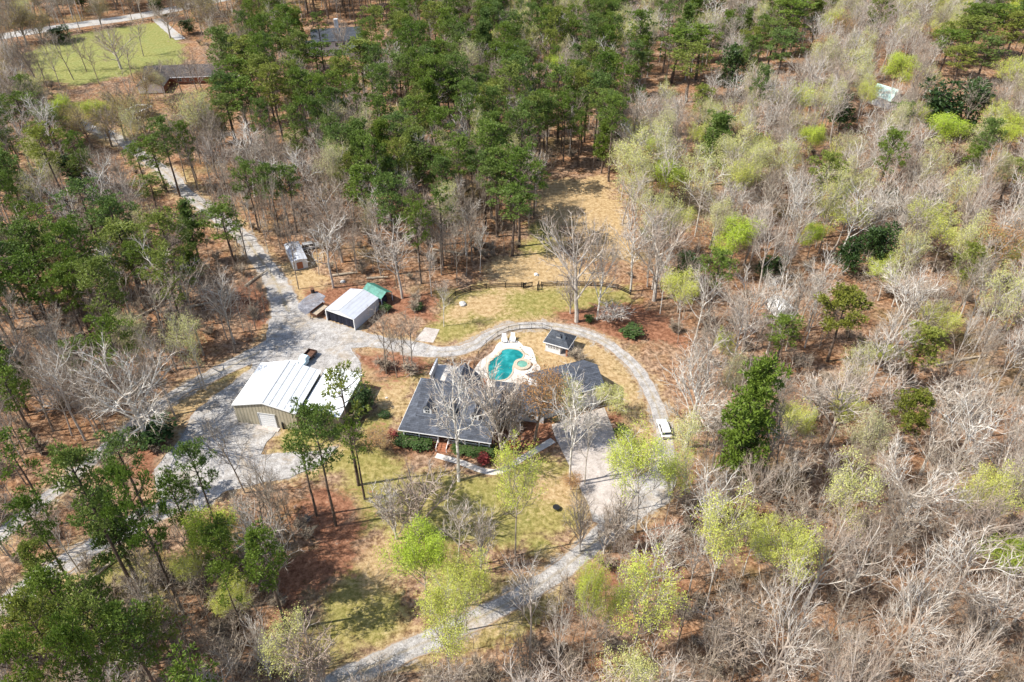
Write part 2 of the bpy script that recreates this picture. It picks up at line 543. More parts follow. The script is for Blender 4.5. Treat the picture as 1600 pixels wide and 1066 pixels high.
# ---------------------------------------------------------------- roads and yards (centre lines in photo pixels)
ROAD_A = [(92, 182, 4), (130, 196, 4.2), (175, 212, 4.2), (215, 238, 4.2), (262, 272, 4.2), (292, 302, 4.2), (335, 335, 4.4), (378, 368, 4.6), (404, 402, 4.8), (428, 436, 5.6), (445, 475, 7), (462, 520, 10)]
ROAD_B = [(450, 528, 6), (400, 553, 5), (345, 580, 4.2), (290, 608, 3.6), (248, 636, 3.2), (210, 662, 3), (176, 692, 3), (120, 740, 3), (60, 790, 3), (0, 838, 3.2), (-80, 895, 3.2)]
ROAD_C = [(345, 752, 5.5), (300, 778, 5), (245, 800, 4.6), (185, 834, 4.4), (135, 862, 4.2), (85, 890, 4), (35, 925, 4), (-60, 990, 4)]
CIRCLE = [(640, 548, 4), (700, 550, 3.6), (738, 541, 3.2), (765, 524, 2.8), (800, 511, 2.6), (850, 509, 2.6), (900, 517, 2.7), (945, 535, 2.8), (985, 566, 2.9), (1010, 600, 3), (1026, 635, 3.1), (1037, 675, 3.2), (1040, 720, 3.6), (1018, 765, 5.5), (975, 805, 5), (925, 850, 3.8), (885, 885, 3.5), (830, 922, 3.5), (760, 960, 3.6), (690, 992, 3.6), (605, 1030, 3.7), (520, 1070, 3.8), (420, 1120, 3.8)]
FAR_ROAD = [(-60, 72, 9), (0, 58, 9), (60, 48, 9), (130, 38, 9), (200, 28, 9), (270, 15, 9), (340, 0, 9), (420, -18, 9)]
FAR_LANE = [(245, 30, 4), (262, 45, 4), (282, 62, 4)]
PLAZA = [(430, 470), (462, 497), (500, 497), (560, 516), (620, 532), (668, 538), (690, 546), (668, 556), (620, 549), (575, 542), (548, 545), (560, 562), (566, 582), (552, 592), (500, 590), (440, 580), (398, 575), (392, 562), (410, 548), (418, 520), (425, 490)]
LOT = [(398, 572), (372, 592), (332, 622), (305, 642), (292, 662), (285, 682), (266, 704), (240, 736), (244, 762), (262, 796), (312, 800), (350, 770), (402, 757), (452, 746), (500, 728), (528, 700), (470, 706), (408, 712), (418, 690), (440, 668), (440, 640), (420, 600)]
FRONT_LOT = [(1042, 712), (1058, 752), (1046, 784), (1000, 812), (955, 826), (925, 815), (922, 795), (935, 778), (985, 752), (1018, 735)]

zpolys = {
    'z_grass': [
        [(575, 600), (655, 585), (622, 665), (600, 700), (640, 730), (760, 740), (900, 700), (925, 800), (860, 860), (700, 850), (560, 830), (520, 750), (440, 735), (410, 720), (440, 665), (560, 670), (590, 630)],
        [(690, 458), (760, 445), (870, 445), (985, 452), (990, 480), (900, 492), (760, 512), (740, 535), (690, 540), (660, 520), (680, 500)],
        [(245, 645), (330, 585), (395, 560), (398, 575), (330, 620), (280, 655)],
        [(500, 930), (545, 880), (600, 890), (640, 960), (600, 1030), (500, 1060), (470, 1000)], [(640, 860), (720, 880), (830, 920), (760, 970), (690, 960)],
        [(775, 525), (850, 512), (900, 520), (960, 555), (1000, 610), (1015, 680), (950, 640), (900, 560), (830, 580)],
        [(700, 985), (900, 890), (880, 950), (760, 1010), (600, 1060)],
        [(240, 300), (300, 290), (380, 350), (330, 330), (290, 270)],
        [(830, 350), (880, 340), (860, 440), (790, 440)],
        [(80, 900), (190, 850), (260, 880), (250, 980), (100, 1010)],
        [(640, 560), (690, 562), (660, 600), (590, 600)]],
    'z_straw': [
        [(845, 285), (945, 275), (975, 330), (985, 410), (900, 360), (860, 350), (830, 330)],
        [(760, 535), (850, 512), (900, 520), (960, 550), (1005, 620), (1010, 700), (960, 660), (930, 600), (840, 590), (832, 560), (800, 530)],
        [(590, 595), (650, 590), (625, 660), (590, 640)],
        [(560, 545), (600, 545), (590, 600), (565, 590)],
        [(400, 420), (500, 395), (520, 500), (470, 520), (445, 440)],
        [(235, 690), (285, 665), (310, 640), (390, 585), (320, 600), (250, 640)],
        [(560, 860), (620, 840), (640, 900), (570, 930)],
        [(830, 740), (900, 740), (915, 790), (850, 800)],
        [(1080, 270), (1120, 280), (1110, 340), (1070, 330)],
        [(770, 400), (870, 395), (960, 440), (830, 450), (720, 465), (690, 500), (800, 490), (760, 440)],
        [(1000, 600), (1025, 590), (1040, 660), (1020, 700)]],
    'z_mulch': [
        [(555, 550), (650, 552), (690, 575), (655, 588), (590, 598), (572, 575)],
        [(866, 485), (900, 482), (990, 478), (1060, 500), (1060, 540), (980, 530), (930, 512), (870, 502)],
        [(430, 880), (520, 850), (570, 860), (520, 920), (440, 950)],
        [(500, 765), (560, 770), (572, 800), (545, 860), (500, 870), (470, 830)],
        [(760, 665), (850, 660), (878, 680), (850, 700), (790, 705), (620, 705), (600, 670)],
        [(948, 640), (965, 640), (992, 700), (985, 735), (965, 690)],
        [(390, 425), (420, 450), (415, 500), (385, 520), (360, 470)],
        [(480, 455), (600, 440), (680, 470), (680, 500), (600, 490), (500, 500)],
        [(215, 680), (262, 700), (240, 760), (190, 750)],
        [(1000, 850), (1090, 800), (1060, 900), (960, 930), (880, 960), (900, 900)]],
    'z_pasture': [[(35, 85), (110, 55), (190, 42), (250, 35), (285, 70), (290, 100), (230, 110), (120, 135), (50, 120)]],
    'z_gravel': [],
}
for q in (ROAD_A, ROAD_B, ROAD_C, CIRCLE): pass


def build_ground():
    x0, x1, y0, y1, st = -330, 330, 20, 470, 1.1
    nx, ny = int((x1 - x0) / st), int((y1 - y0) / st)
    xs = np.linspace(x0, x1, nx); ys = np.linspace(y0, y1, ny)
    X, Y = np.meshgrid(xs, ys)
    X = X.ravel(); Y = Y.ravel()
    Z = np.zeros_like(X)
    at = {}
    for k, polys in zpolys.items():
        v = np.full(X.shape, -9.0)
        for poly in polys:
            wp = W(poly)
            ax = np.array(wp)
            s = (X > ax[:, 0].min() - 9) & (X < ax[:, 0].max() + 9) & (Y > ax[:, 1].min() - 9) & (Y < ax[:, 1].max() + 9)
            d = sdist(wp, X[s], Y[s])
            v[s] = np.maximum(v[s], d)
        at[k] = np.clip(0.5 + v / 8.0, 0, 1)
    gr = np.full(X.shape, 9.0)
    for q in (ROAD_A, ROAD_B, ROAD_C, CIRCLE):
        wp = [(*G(x, y), w) for x, y, w in q]
        d = sdist([p[:2] for p in wp], X, Y, False) - np.mean([p[2] for p in wp]) / 2
        gr = np.minimum(gr, d)
    for q in (PLAZA, LOT, FRONT_LOT):
        gr = np.minimum(gr, -sdist(W(q), X, Y))
    at['z_gravel'] = np.clip(0.55 - np.maximum(gr, 0) / 2.2, 0, 1)
    at['z_straw'] = np.maximum(at['z_straw'], np.clip(0.66 - np.maximum(gr, 0) / 6.0, 0, 1) * 0.95)
    idx = np.arange(nx * ny).reshape(ny, nx)
    q = np.stack([idx[:-1, :-1], idx[:-1, 1:], idx[1:, 1:], idx[1:, :-1]], -1).reshape(-1, 4)
    cx = X[q].mean(1); cy = Y[q].mean(1)
    lawn = np.zeros(len(q), bool)
    for poly in zpolys['z_grass'][:7] + zpolys['z_straw'][1:2] + zpolys['z_straw'][:1]:
        lawn |= inside(W(poly), cx, cy)
    past = inside(W(zpolys['z_pasture'][0]), cx, cy)

    def emit(name, sel, label):
        fq = q[sel]
        used, inv = np.unique(fq, return_inverse=True)
        fq = inv.reshape(-1, 4)
        me = bpy.data.meshes.new(name)
        me.vertices.add(len(used)); me.vertices.foreach_set('co', np.stack([X[used], Y[used], Z[used]], -1).ravel())
        me.loops.add(len(fq) * 4); me.loops.foreach_set('vertex_index', fq.ravel().astype(np.int32))
        me.polygons.add(len(fq)); me.polygons.foreach_set('loop_start', np.arange(0, len(fq) * 4, 4, dtype=np.int32))
        me.update(calc_edges=True)
        for k, v in at.items():
            a = me.attributes.new(k, 'FLOAT', 'POINT'); a.data.foreach_set('value', v[used].astype(np.float32))
        me.materials.append(M['ground'])
        o = bpy.data.objects.new(name, me); col.objects.link(o)
        tag(o, label, kind='structure')
        return o
    emit('ground', ~(lawn | past), 'forest floor of brown fallen leaves under the trees')
    emit('lawn', lawn & ~past, 'patchy yellow-green lawn and dry grass around the house')
    emit('pasture', past, 'bright green pasture beside the far road')
    # outer land to the horizon
    B = 4000
    b = MB().add([(-B, -B, 0), (B, -B, 0), (B, B, 0), (-B, B, 0), (x0, y0, 0), (x1, y0, 0), (x1, y1, 0), (x0, y1, 0)],
                 [(0, 1, 5, 4), (1, 2, 6, 5), (2, 3, 7, 6), (3, 0, 4, 7)])
    tag(b.build('terrain', M['ground']), 'wooded land reaching to the horizon', kind='structure')


build_ground()
ribbon('gravel_road', ROAD_A, M['gravel'], 0.03, 0.35, 'pale gravel road coming down through the woods from the far houses')
ribbon('gravel_track', ROAD_B, M['gravel'], 0.05, 0.3, 'narrow gravel track leading left below the bare sycamore')
ribbon('gravel_lane', ROAD_C, M['gravel'], 0.07, 0.35, 'gravel lane leaving the workshop lot to the lower left')
ribbon('circular_driveway', CIRCLE, M['gravel'], 0.045, 0.18, 'pale gravel driveway curving around the pool and down past the house')
ribbon('road', FAR_ROAD, M['asphalt_pale'], 0.05, 0.1, 'pale paved road beyond the pasture')
ribbon('lane', FAR_LANE, M['asphalt_pale'], 0.09, 0.15, 'short drive from the far road beside the pasture')
sheet('gravel_yard', PLAZA, M['gravel'], 0.06, label='open gravel yard where the drives meet')
sheet('gravel_lot', LOT, M['gravel'], 0.085, label='gravel lot around the white-roofed workshop')
sheet('gravel_apron', FRONT_LOT, M['gravel'], 0.065, label='gravel apron below the concrete driveway')
sheet('concrete_driveway', [(862, 664), (944, 637), (990, 750), (993, 762), (985, 790), (935, 806), (922, 795), (867, 683)], M['concrete'], 0.10, 0.02, label='large pale concrete driveway below the garage')
ribbon('walkway', [(681, 712, 1.2), (715, 721, 1.2), (772, 738, 1.25), (820, 714, 1.25), (864, 688, 1.4)], M['deck'], 0.04, 0.03, 'pale concrete footpath from the front steps to the driveway')
sheet('concrete_patio', [(684, 569), (727, 575), (742, 600), (676, 600)], M['deck'], 0.05, 0.02, label='pale concrete patio behind the house')
sheet('concrete_pad', [(664, 512), (687, 515), (677, 536), (648, 532)], M['concrete'], 0.05, 0.05, label='small tan concrete pad beside the gravel yard')
sheet('dark_gravel_patch', [(472, 468), (492, 455), (508, 462), (505, 478), (478, 492), (464, 482)], M['black_patch'], 0.05, 0.3, label='dark gravel patch beside the galvanised carport')
DECK = [(739.5, 580), (750, 565), (769.5, 550), (777, 538), (786, 533.5), (810, 533.5), (817.6, 541), (829.6, 544), (835.6, 556), (838.6, 568), (844.6, 575.6), (830, 592), (790, 606), (745, 600)]
POOL = [(763.5, 568), (769.5, 562), (781.5, 554.5), (784.5, 548.5), (795, 546), (810, 548), (817.6, 554.5), (815, 560.5), (805, 566.5), (801, 574), (800, 583), (789, 593.6), (766.5, 593.6), (762.5, 580)]


def fillring(name, outer, inner, m, z):
    pass


deck_w = [p[:2] for p in smooth_line([*W(DECK), W(DECK)[0]], 0.7)][:-1]
pool_w = [p[:2] for p in smooth_line([*W(POOL), W(POOL)[0]], 0.5)][:-1]
sheet('pool_deck', deck_w, M['deck'], 0.08, 0.0, 9, 'cream concrete pool deck with a curved outline', True)
# pool: coping ring + water
pl = thing('swimming_pool', 'turquoise free-form swimming pool behind the house', 'pool', (*G(792, 570), 0))
ox, oy = pl.location.x, pl.location.y
b = MB()
pw = [(x - ox, y - oy) for x, y in pool_w]
b.add([(x, y, 0.10) for x, y in pw], [tuple(range(len(pw)))])
b.build('water', M['water'], pl)
b = MB()
k = len(pw)
cxm = sum(p[0] for p in pw) / k; cym = sum(p[1] for p in pw) / k
inn, out = [], []
for i in range(k):
    a = pw[i - 1]; c = pw[(i + 1) % k]
    d = Vector((c[0] - a[0], c[1] - a[1])).normalized(); n = Vector((-d.y, d.x))
    if (pw[i][0] - cxm) * n.x + (pw[i][1] - cym) * n.y < 0: n = -n
    x, y = pw[i]
    inn.append((x - n.x * 0.05, y - n.y * 0.05)); out.append((x + n.x * 0.28, y + n.y * 0.28))
vs = [(*p, 0.16) for p in inn] + [(*p, 0.16) for p in out] + [(*p, 0.06) for p in inn] + [(*p, 0.06) for p in out]
fs = []
for i in range(k):
    j = (i + 1) % k
    fs += [(i, j, k + j, k + i), (i, 2 * k + i, 2 * k + j, j), (k + i, k + j, 3 * k + j, 3 * k + i)]
b.add(vs, fs)
b.build('coping', M['stone'], pl)
# spa
spx, spy = G(816, 571)
sp = thing('spa', 'round raised hot tub with stone rim beside the pool', 'hot tub', (spx, spy, 0))
b = MB()
for r0, r1, z0, z1, mi in ((1.05, 1.75, 0.0, 0.42, 0),):
    n = 28
    vs = []
    for r, z in ((r1, z0), (r1, z1), (r0, z1), (r0, z0)):
        vs += [(math.cos(2 * math.pi * i / n) * r, math.sin(2 * math.pi * i / n) * r, z) for i in range(n)]
    fs = [(a * n + i, a * n + (i + 1) % n, (a + 1) * n + (i + 1) % n, (a + 1) * n + i) for a in range(3) for i in range(n)]
    b.add(vs, fs)
b.build('rim', M['stone'], sp)
b = MB(); n = 28
b.add([(math.cos(2 * math.pi * i / n) * 1.04, math.sin(2 * math.pi * i / n) * 1.04, 0.30) for i in range(n)], [tuple(range(n))])
b.build('water', M['spa_water'], sp)
# planters by the spa: stone edging
e = thing('stone_edging', 'curved row of tan edging stones by the pool rim', 'edging', (*G(815, 549), 0))
b = MB()
for i in range(7):
    t = i / 6
    x, y = -0.3 + t * 1.4, 1.1 - t * 2.2 - 0.5 * math.sin(t * 3)
    MB().taper(x - 0.16, x + 0.18, y - 0.15, y + 0.16, 0.081, 0.28, 0.05, 0.05).build('stone', M['stone'], e)


# ---------------------------------------------------------------- buildings
def gable_roof(b, x0, x1, y0, y1, ze, zr, axis='y', t=0.18, oh=0.0, xr=None, m0=0, m1=0):
    """two roof planes; ridge runs along axis"""
    if axis == 'y':
        xm = (x0 + x1) / 2 if xr is None else xr
        b.slab([(x0 - oh, y0 - oh, ze), (xm, y0 - oh, zr), (xm, y1 + oh, zr), (x0 - oh, y1 + oh, ze)], t, m0)
        b.slab([(xm, y0 - oh, zr), (x1 + oh, y0 - oh, ze), (x1 + oh, y1 + oh, ze), (xm, y1 + oh, zr)], t, m1)
    else:
        ym = (y0 + y1) / 2 if xr is None else xr
        b.slab([(x0 - oh, y0 - oh, ze), (x1 + oh, y0 - oh, ze), (x1 + oh, ym, zr), (x0 - oh, ym, zr)], t, m0)
        b.slab([(x0 - oh, ym, zr), (x1 + oh, ym, zr), (x1 + oh, y1 + oh, ze), (x0 - oh, y1 + oh, ze)], t, m1)


def window(parent, x, y, z, w, h, face='-y', frame='trim'):
    f = MB(); g = MB()
    if face == '-y':
        f.box(x - w / 2 - .08, x + w / 2 + .08, y - .06, y + .02, z - .08, z + h + .08)
        g.box(x - w / 2, x + w / 2, y - .075, y - .055, z, z + h)
        bar = MB().box(x - .03, x + .03, y - .095, y - .07, z, z + h).box(x - w / 2, x + w / 2, y - .093, y - .072, z + h / 2 - .03, z + h / 2 + .03)
    else:
        s = 1 if face == '+x' else -1
        f.box(min(x, x + s * .06), max(x, x + s * .06), y - w / 2 - .08, y + w / 2 + .08, z - .08, z + h + .08)
        a, c = x + s * .055, x + s * .075
        g.box(min(a, c), max(a, c), y - w / 2, y + w / 2, z, z + h)
        a, c = x + s * .07, x + s * .095
        bar = MB().box(min(a, c), max(a, c), y - .03, y + .03, z, z + h)
    o = f.build('window', M[frame], parent)
    g.build('pane', M['glass'], o)
    bar.build('glazing_bar', M[frame], o)


# ---- white-roofed workshop
t = thing('workshop', 'large workshop with white metal roof, tan ribbed walls and white roll-up door', 'workshop', (-50.76, 101.73, 0), R(-10.7))
b = MB()
b.wall(0.12, 0.15, 12.08, 0.15, 0, [(0, 4.3), (0.5, 5.8), (1, 4.3)], 0.15)
b.wall(12.08, 0.3, 12.08, 11.7, 0, [(0, 4.3), (1, 4.3)], 0.15)
b.wall(12.08, 11.85, 0.12, 11.85, 0, [(0, 4.3), (0.5, 5.8), (1, 4.3)], 0.15)
b.wall(0.12, 11.7, 0.12, 0.3, 0, [(0, 4.3), (1, 4.3)], 0.15)
b.build('wall', M['tan_ribs'], t)
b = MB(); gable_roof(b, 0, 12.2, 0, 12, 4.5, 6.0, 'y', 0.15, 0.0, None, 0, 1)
b.build('roof', [M['white_roof'], M['shaded_white_roof']], t)
b = MB()
for i in range(1, 5):
    x = 6.1 + i * 1.32; z = 6.0 - (x - 6.1) * 1.5 / 6.1
    b.box(x - .05, x + .05, 0.05, 11.95, z - .02, z + .045)
b.box(6.02, 6.3, 0.0, 12.0, 5.93, 6.03)
b.build('roof_seam', M['grey'], t)
b = MB()
b.slab([(-.06, -.07, 4.46), (6.1, -.07, 5.98), (6.1, 0.06, 5.98), (-.06, .06, 4.46)], .22).slab([(6.1, -.07, 5.98), (12.26, -.07, 4.46), (12.26, .06, 4.46), (6.1, .06, 5.98)], .22)
b.box(12.2, 12.32, 0, 12, 4.28, 4.46)
b.build('eave_trim', M['trim'], t)
d = MB().box(4.8, 7.9, 0.06, 0.12, 0.02, 3.1).build('roll_up_door', M['white'], t)
b = MB()
for k in range(1, 6): b.box(4.82, 7.88, 0.03, 0.065, k * .52 - .02, k * .52 + .01)
b.build('panel_joint', M['grey'], d)
MB().box(4.62, 4.8, 0.0, 0.14, 0.0, 3.28).box(7.9, 8.02, 0.0, 0.14, 0.0, 3.28).box(4.8, 7.9, 0.0, 0.14, 3.1, 3.28).build('door_frame', M['grey'], t)
MB().box(9.0, 9.25, -.12, 0.14, 0.0, 1.6).build('meter_box', M['black'], t)
MB().box(5.3, 7.2, 12.02, 13.6, 4.55, 4.75).box(5.35, 5.5, 13.4, 13.55, 0, 4.55).box(7.0, 7.15, 13.4, 13.55, 0, 4.55).build('rear_canopy', M['white'], t)
b = MB(); b.box(10.2, 10.8, 1.1, 1.35, 4.95, 5.12); b.build('roof_vent', M['trim'], t)
MB().box(3.9, 8.5, -1.0, -0.02, 0.0, 0.14).build('door_sill', M['concrete'], t)

# ---- annex
t = thing('equipment_barn', 'narrow white-roofed barn standing close beside the tan ribbed workshop', 'barn', (-38.34, 100.56, 0), R(-11.5))
b = MB()
b.wall(0.1, 0.12, 7.4, 0.12, 0, [(0, 3.65), (0.5, 4.5), (1, 3.65)], 0.12)
b.wall(7.4, 0.25, 7.4, 11.8, 0.9, [(0, 3.65), (1, 3.65)], 0.12)
b.wall(0.1, 11.8, 0.1, 0.25, 0, [(0, 3.65), (1, 3.65)], 0.12)
b.build('wall', M['tan_ribs'], t)
for y in (0.3, 4.0, 7.8, 11.7): MB().box(7.1, 7.27, y - .08, y + .08, 0, 3.62).build('post', M['grey'], t)
b = MB(); gable_roof(b, 0, 7.6, 0, 12, 3.8, 4.7, 'y', 0.12)
b.build('roof', M['white_roof'], t)

# ---- open galvanised carport
t = thing('metal_carport', 'open-fronted galvanised carport with pale gable roof and dark tarps inside', 'carport', (-40.11, 133.08, 0), R(-28.1))
b = MB(); gable_roof(b, 0, 7.7, 0, 8.9, 3.0, 4.0, 'y', 0.1)
b.build('roof', M['galv'], t)
MB().box(3.78, 3.93, 0, 8.9, 3.93, 4.02).build('ridge_cap', M['grey'], t)
b = MB(); b.wall(7.6, 0.1, 7.6, 8.8, 0, [(0, 2.88), (1, 2.88)], .06)
b.wall(7.5, 8.8, 0.2, 8.8, 0, [(0, 2.88), (0.5, 3.85), (1, 2.88)], .06)
b.wall(0.1, 8.8, 0.1, 0.1, 0, [(0, 2.88), (1, 2.88)], .06)
b.build('wall', M['galv'], t)
b = MB(); b.wall(0.1, 0.06, 7.6, 0.06, 2.75, [(0, 2.9), (0.5, 3.86), (1, 2.9)], .06)
b.build('gable_panel', M['trim'], t)
for x in (0.12, 7.58): MB().box(x - .09, x + .09, -.03, .15, 0, 2.75).build('post', M['trim'], t)
b = MB()
random.seed(3)
pts = [(0.3 + i * 0.36, 0.42 + 0.16 * math.sin(i * 2.1) + random.uniform(-.05, .05)) for i in range(21)]
for i in range(20):
    (xa, ya), (xb, yb) = pts[i], pts[i + 1]
    b.slab([(xa, ya, 2.74), (xb, yb, 2.74), (xb, yb + .03, 0.15), (xa, ya + .03, 0.15)], 0.02)
b.build('tarp', M['tarp'], t)

# ---- green canopy
t = thing('green_canopy_shed', 'small open shed with dark green tarp roof behind the galvanised carport', 'shed', (-33.5, 141.6, 0), R(-38))
b = MB(); gable_roof(b, 0, 6.0, 0, 3.5, 2.2, 3.2, 'x', 0.08)
b.build('roof', M['green_sheet'], t)
for x in (0.1, 3.0, 5.9):
    for y in (0.12, 3.38): MB().box(x - .06, x + .06, y - .06, y + .06, 0, 2.2).build('post', M['trim'], t)
b = MB()
for x in (1.5, 3.0, 4.5): b.slab([(x - .04, 0, 2.23), (x + .04, 0, 2.23), (x + .04, 1.75, 3.24), (x - .04, 1.75, 3.24)], .05)
b.build('roof_rib', M['green_sheet'], t)
MB().box(0.8, 3.2, 0.8, 2.6, 0, 1.1).box(3.6, 5.2, 1.0, 2.4, 0, 1.5).build('covered_load', M['tarp'], t)

# ---- white storage building in the wood
t = thing('storage_shed', 'long narrow storage shed with pale weathered roof beside the gravel road', 'shed', (-51.5, 152.4, 0), R(25.5))
b = MB(); b.wall(0.05, 0.05, 3.45, 0.05, 0.25, [(0, 2.45), (0.5, 2.8), (1, 2.45)], .1)
b.wall(3.45, 0.15, 3.45, 8.6, .25, [(0, 2.45), (1, 2.45)], .1).wall(3.45, 8.7, 0.05, 8.7, .25, [(0, 2.45), (0.5, 2.8), (1, 2.45)], .1).wall(0.05, 8.6, 0.05, 0.15, .25, [(0, 2.45), (1, 2.45)], .1)
b.build('wall', M['siding'], t)
b = MB(); gable_roof(b, 0, 3.5, 0, 8.75, 2.55, 2.95, 'y', .1, .06)
b.build('roof', M['galv'], t)
MB().box(0.9, 2.3, -.02, .04, .3, 2.1).build('door', M['brick'], t)
MB().box(0.1, 3.4, .1, 8.6, 0, .25).build('base', M['grey'], t)

# ---- pool house
t = thing('pool_house', 'small white pool house with dark hip roof beside the pool fence', 'pool house', (6.55, 122.65, 0), R(-25))
b = MB().box(0.25, 3.5, 0.25, 4.2, 0.1, 2.5); b.build('wall', M['siding'], t)
b = MB().box(0.15, 5.2, 0.05, 4.3, 0.0, 0.1); b.build('floor', M['concrete'], t)
b = MB(); b.box(4.75, 5.1, .15, .5, .1, 2.45); b.build('brick_column', M['brick'], t)
b = MB(); b.box(4.8, 5.0, 3.9, 4.1, .1, 2.45); b.build('post', M['trim'], t)
b = MB()
x0, x1, y0, y1, ze, zr = -.15, 5.4, -.15, 4.5, 2.5, 4.1
a1, a2 = (1.9, 2.17, zr), (3.4, 2.17, zr)
b.slab([(x0, y0, ze), (x1, y0, ze), a2, a1], .12).slab([(x1, y1, ze), (x0, y1, ze), a1, a2], .12)
b.slab([(x0, y1, ze), (x0, y0, ze), a1], .12).slab([(x1, y0, ze), (x1, y1, ze), a2], .12)
b.build('roof', M['slate'], t)
MB().box(x0, x1, y0 - .05, y0, ze - .22, ze - .02).box(x0 - .05, x0, y0, y1, ze - .22, ze - .02).box(x1, x1 + .05, y0, y1, ze - .22, ze - .02).build('fascia', M['trim'], t)
c = MB().box(2.2, 3.1, 1.15, 1.9, 3.3, 3.95).build('cupola', M['grey'], t)
b = MB(); b.slab([(2.1, 1.05, 3.92), (3.2, 1.05, 3.92), (2.65, 1.5, 4.35)], .06).slab([(3.2, 1.05, 3.92), (3.2, 2.0, 3.92), (2.65, 1.5, 4.35)], .06).slab([(3.2, 2.0, 3.92), (2.1, 2.0, 3.92), (2.65, 1.5, 4.35)], .06).slab([(2.1, 2.0, 3.92), (2.1, 1.05, 3.92), (2.65, 1.5, 4.35)], .06)
b.build('cupola_roof', M['slate'], c)
b = MB(); b.slab([(3.5, .9, 3.32), (4.2, .9, 3.32), (4.0, 1.7, 3.92), (3.5, 1.7, 3.92)], .05); b.build('skylight', M['glass'], t)
for x in (0.85, 1.45, 2.05, 2.65): window(t, x + .12, 0.25, 1.15, .34, .85)
window(t, 3.5, 1.6, 1.0, 1.0, 1.1, '+x')

# ---- the house
t = thing('house', 'large house with grey hip-and-gable shingle roof, white dormers and a wrap-around porch', 'house', (-20.21, 96.95, 0), R(-11.3))
MB().box(2.9, 16.6, 3.1, 12.3, 0.0, 4.3).box(5.4, 12.0, 12.3, 14.8, 0, 4.0).build('wall', M['brick'], t)
MB().box(16.6, 24.6, 9.5, 15.4, 0.0, 3.0).build('wing_wall', M['siding'], t)
b = MB()
ze, zb, zr = 2.9, 4.35, 8.3
b.slab([(0, 0, ze), (16.9, 0, ze), (16.9, 3, zb), (2.8, 3, zb)], .14)
b.slab([(0, 14.3, ze), (0, 0, ze), (2.8, 3, zb), (2.8, 12.4, zb)], .14)
b.slab([(5.0, 14.3, ze), (0, 14.3, ze), (2.8, 12.4, zb), (5.0, 12.4, zb)], .14)
b.build('porch_roof', M['shingle'], t)
b = MB()
b.slab([(2.5, 2.75, zb - .02), (17.0, 2.75, zb - .02), (17.0, 7.7, zr), (2.5, 7.7, zr)], .16)
b.slab([(2.5, 7.7, zr), (17.0, 7.7, zr), (17.0, 12.65, zb - .02), (2.5, 12.65, zb - .02)], .16)
b.build('main_roof', M['shingle'], t)
MB().wall(2.9, 12.2, 2.9, 3.2, 4.3, [(0, 4.3), (.5, 8.0), (1, 4.3)], .15).build('gable_wall', M['siding'], t)
MB().wall(16.6, 3.2, 16.6, 12.2, 4.3, [(0, 4.3), (.5, 8.0), (1, 4.3)], .15).build('gable_wall', M['siding'], t)
b = MB(); gable_roof(b, 5.0, 12.4, 7.9, 15.1, 3.9, 7.4, 'y', .15)
b.build('rear_wing_roof', M['shingle'], t)
b = MB(); b.wall(12.0, 14.8, 5.4, 14.8, 3.9, [(0, 4.0), (.5, 7.05), (1, 4.0)], .12); b.build('rear_gable', M['siding'], t)
b = MB(); gable_roof(b, 15.0, 25.5, 9.1, 15.9, 2.95, 6.3, 'x', .15)
b.build('wing_roof', M['shingle'], t)
b = MB(); b.slab([(16.9, 6.4, 2.7), (21.0, 6.4, 2.7), (21.0, 9.4, 3.5), (16.9, 9.4, 3.5)], .12); b.build('entry_roof', M['shingle'], t)
for x in (17.2, 19.0, 20.8): MB().box(x - .08, x + .08, 6.6, 6.76, 0, 2.55).build('entry_post', M['trim'], t)
for u in (4.6, 8.9, 13.2):
    d = MB()
    d.wall(u - .75, 3.25, u + .75, 3.25, 4.35, [(0, 6.0), (.5, 6.75), (1, 6.0)], .12)
    d.box(u - .75, u - .65, 3.37, 5.2, 4.6, 5.98).box(u + .65, u + .75, 3.37, 5.2, 4.6, 5.98)
    d = d.build('dormer', M['trim'], t)
    b = MB(); gable_roof(b, u - .95, u + .95, 3.0, 6.1, 5.95, 6.9, 'y', .08); b.build('dormer_roof', M['shingle'], d)
    b = MB().box(u - .34, u + .34, 3.21, 3.245, 4.95, 5.95); b.build('pane', M['glass'], d)
    MB().box(u - .03, u + .03, 3.18, 3.205, 4.95, 5.95).box(u - .34, u + .34, 3.182, 3.207, 5.4, 5.46).build('glazing_bar', M['trim'], d)
MB().box(0.4, 16.6, 0.5, 3.08, 0.0, 0.55).box(.4, 2.88, 3.08, 13.8, 0, .55).build('porch_floor', M['brick'], t)
for x in (0.75, 3.6, 7.1, 9.0, 12.0, 14.6, 16.4):
    MB().box(x - .11, x + .11, .58, .8, .55, 2.78).build('porch_post', M['trim'], t)
for y in (4.2, 7.6, 11.0, 13.6):
    MB().box(.64, .86, y - .11, y + .11, .55, 2.78).build('porch_post', M['trim'], t)
for a, c in ((.86, 3.49), (3.71, 6.99), (9.11, 11.89), (12.11, 14.49), (14.71, 16.29)):
    b = MB().box(a, c, .64, .72, 1.42, 1.5).box(a, c, .65, .71, .68, .74)
    for k in range(int((c - a) / .22)): b.box(a + .1 + k * .22, a + .14 + k * .22, .66, .70, .74, 1.42)
    b.build('porch_railing', M['trim'], t)
b = MB()
for k in range(4): b.box(7.25, 8.85, .5 - .38 * (k + 1), .5 - .38 * k, 0, .55 - .13 * (k + 1) + .0)
b.build('front_steps', M['brick'], t)
for x in (7.12, 8.98):
    b = MB().box(x - .04, x + .04, -1.15, -1.07, 0, .95).box(x - .04, x + .04, .42, .5, .55, 1.45)
    b.slab([(x - .04, -1.15, .98), (x + .04, -1.15, .98), (x + .04, .5, 1.5), (x - .04, .5, 1.5)], .08)
    b.build('handrail', M['trim'], t)
for x in (4.2, 6.0, 10.4, 12.6, 14.8): window(t, x, 3.1, 1.3, .95, 1.6)
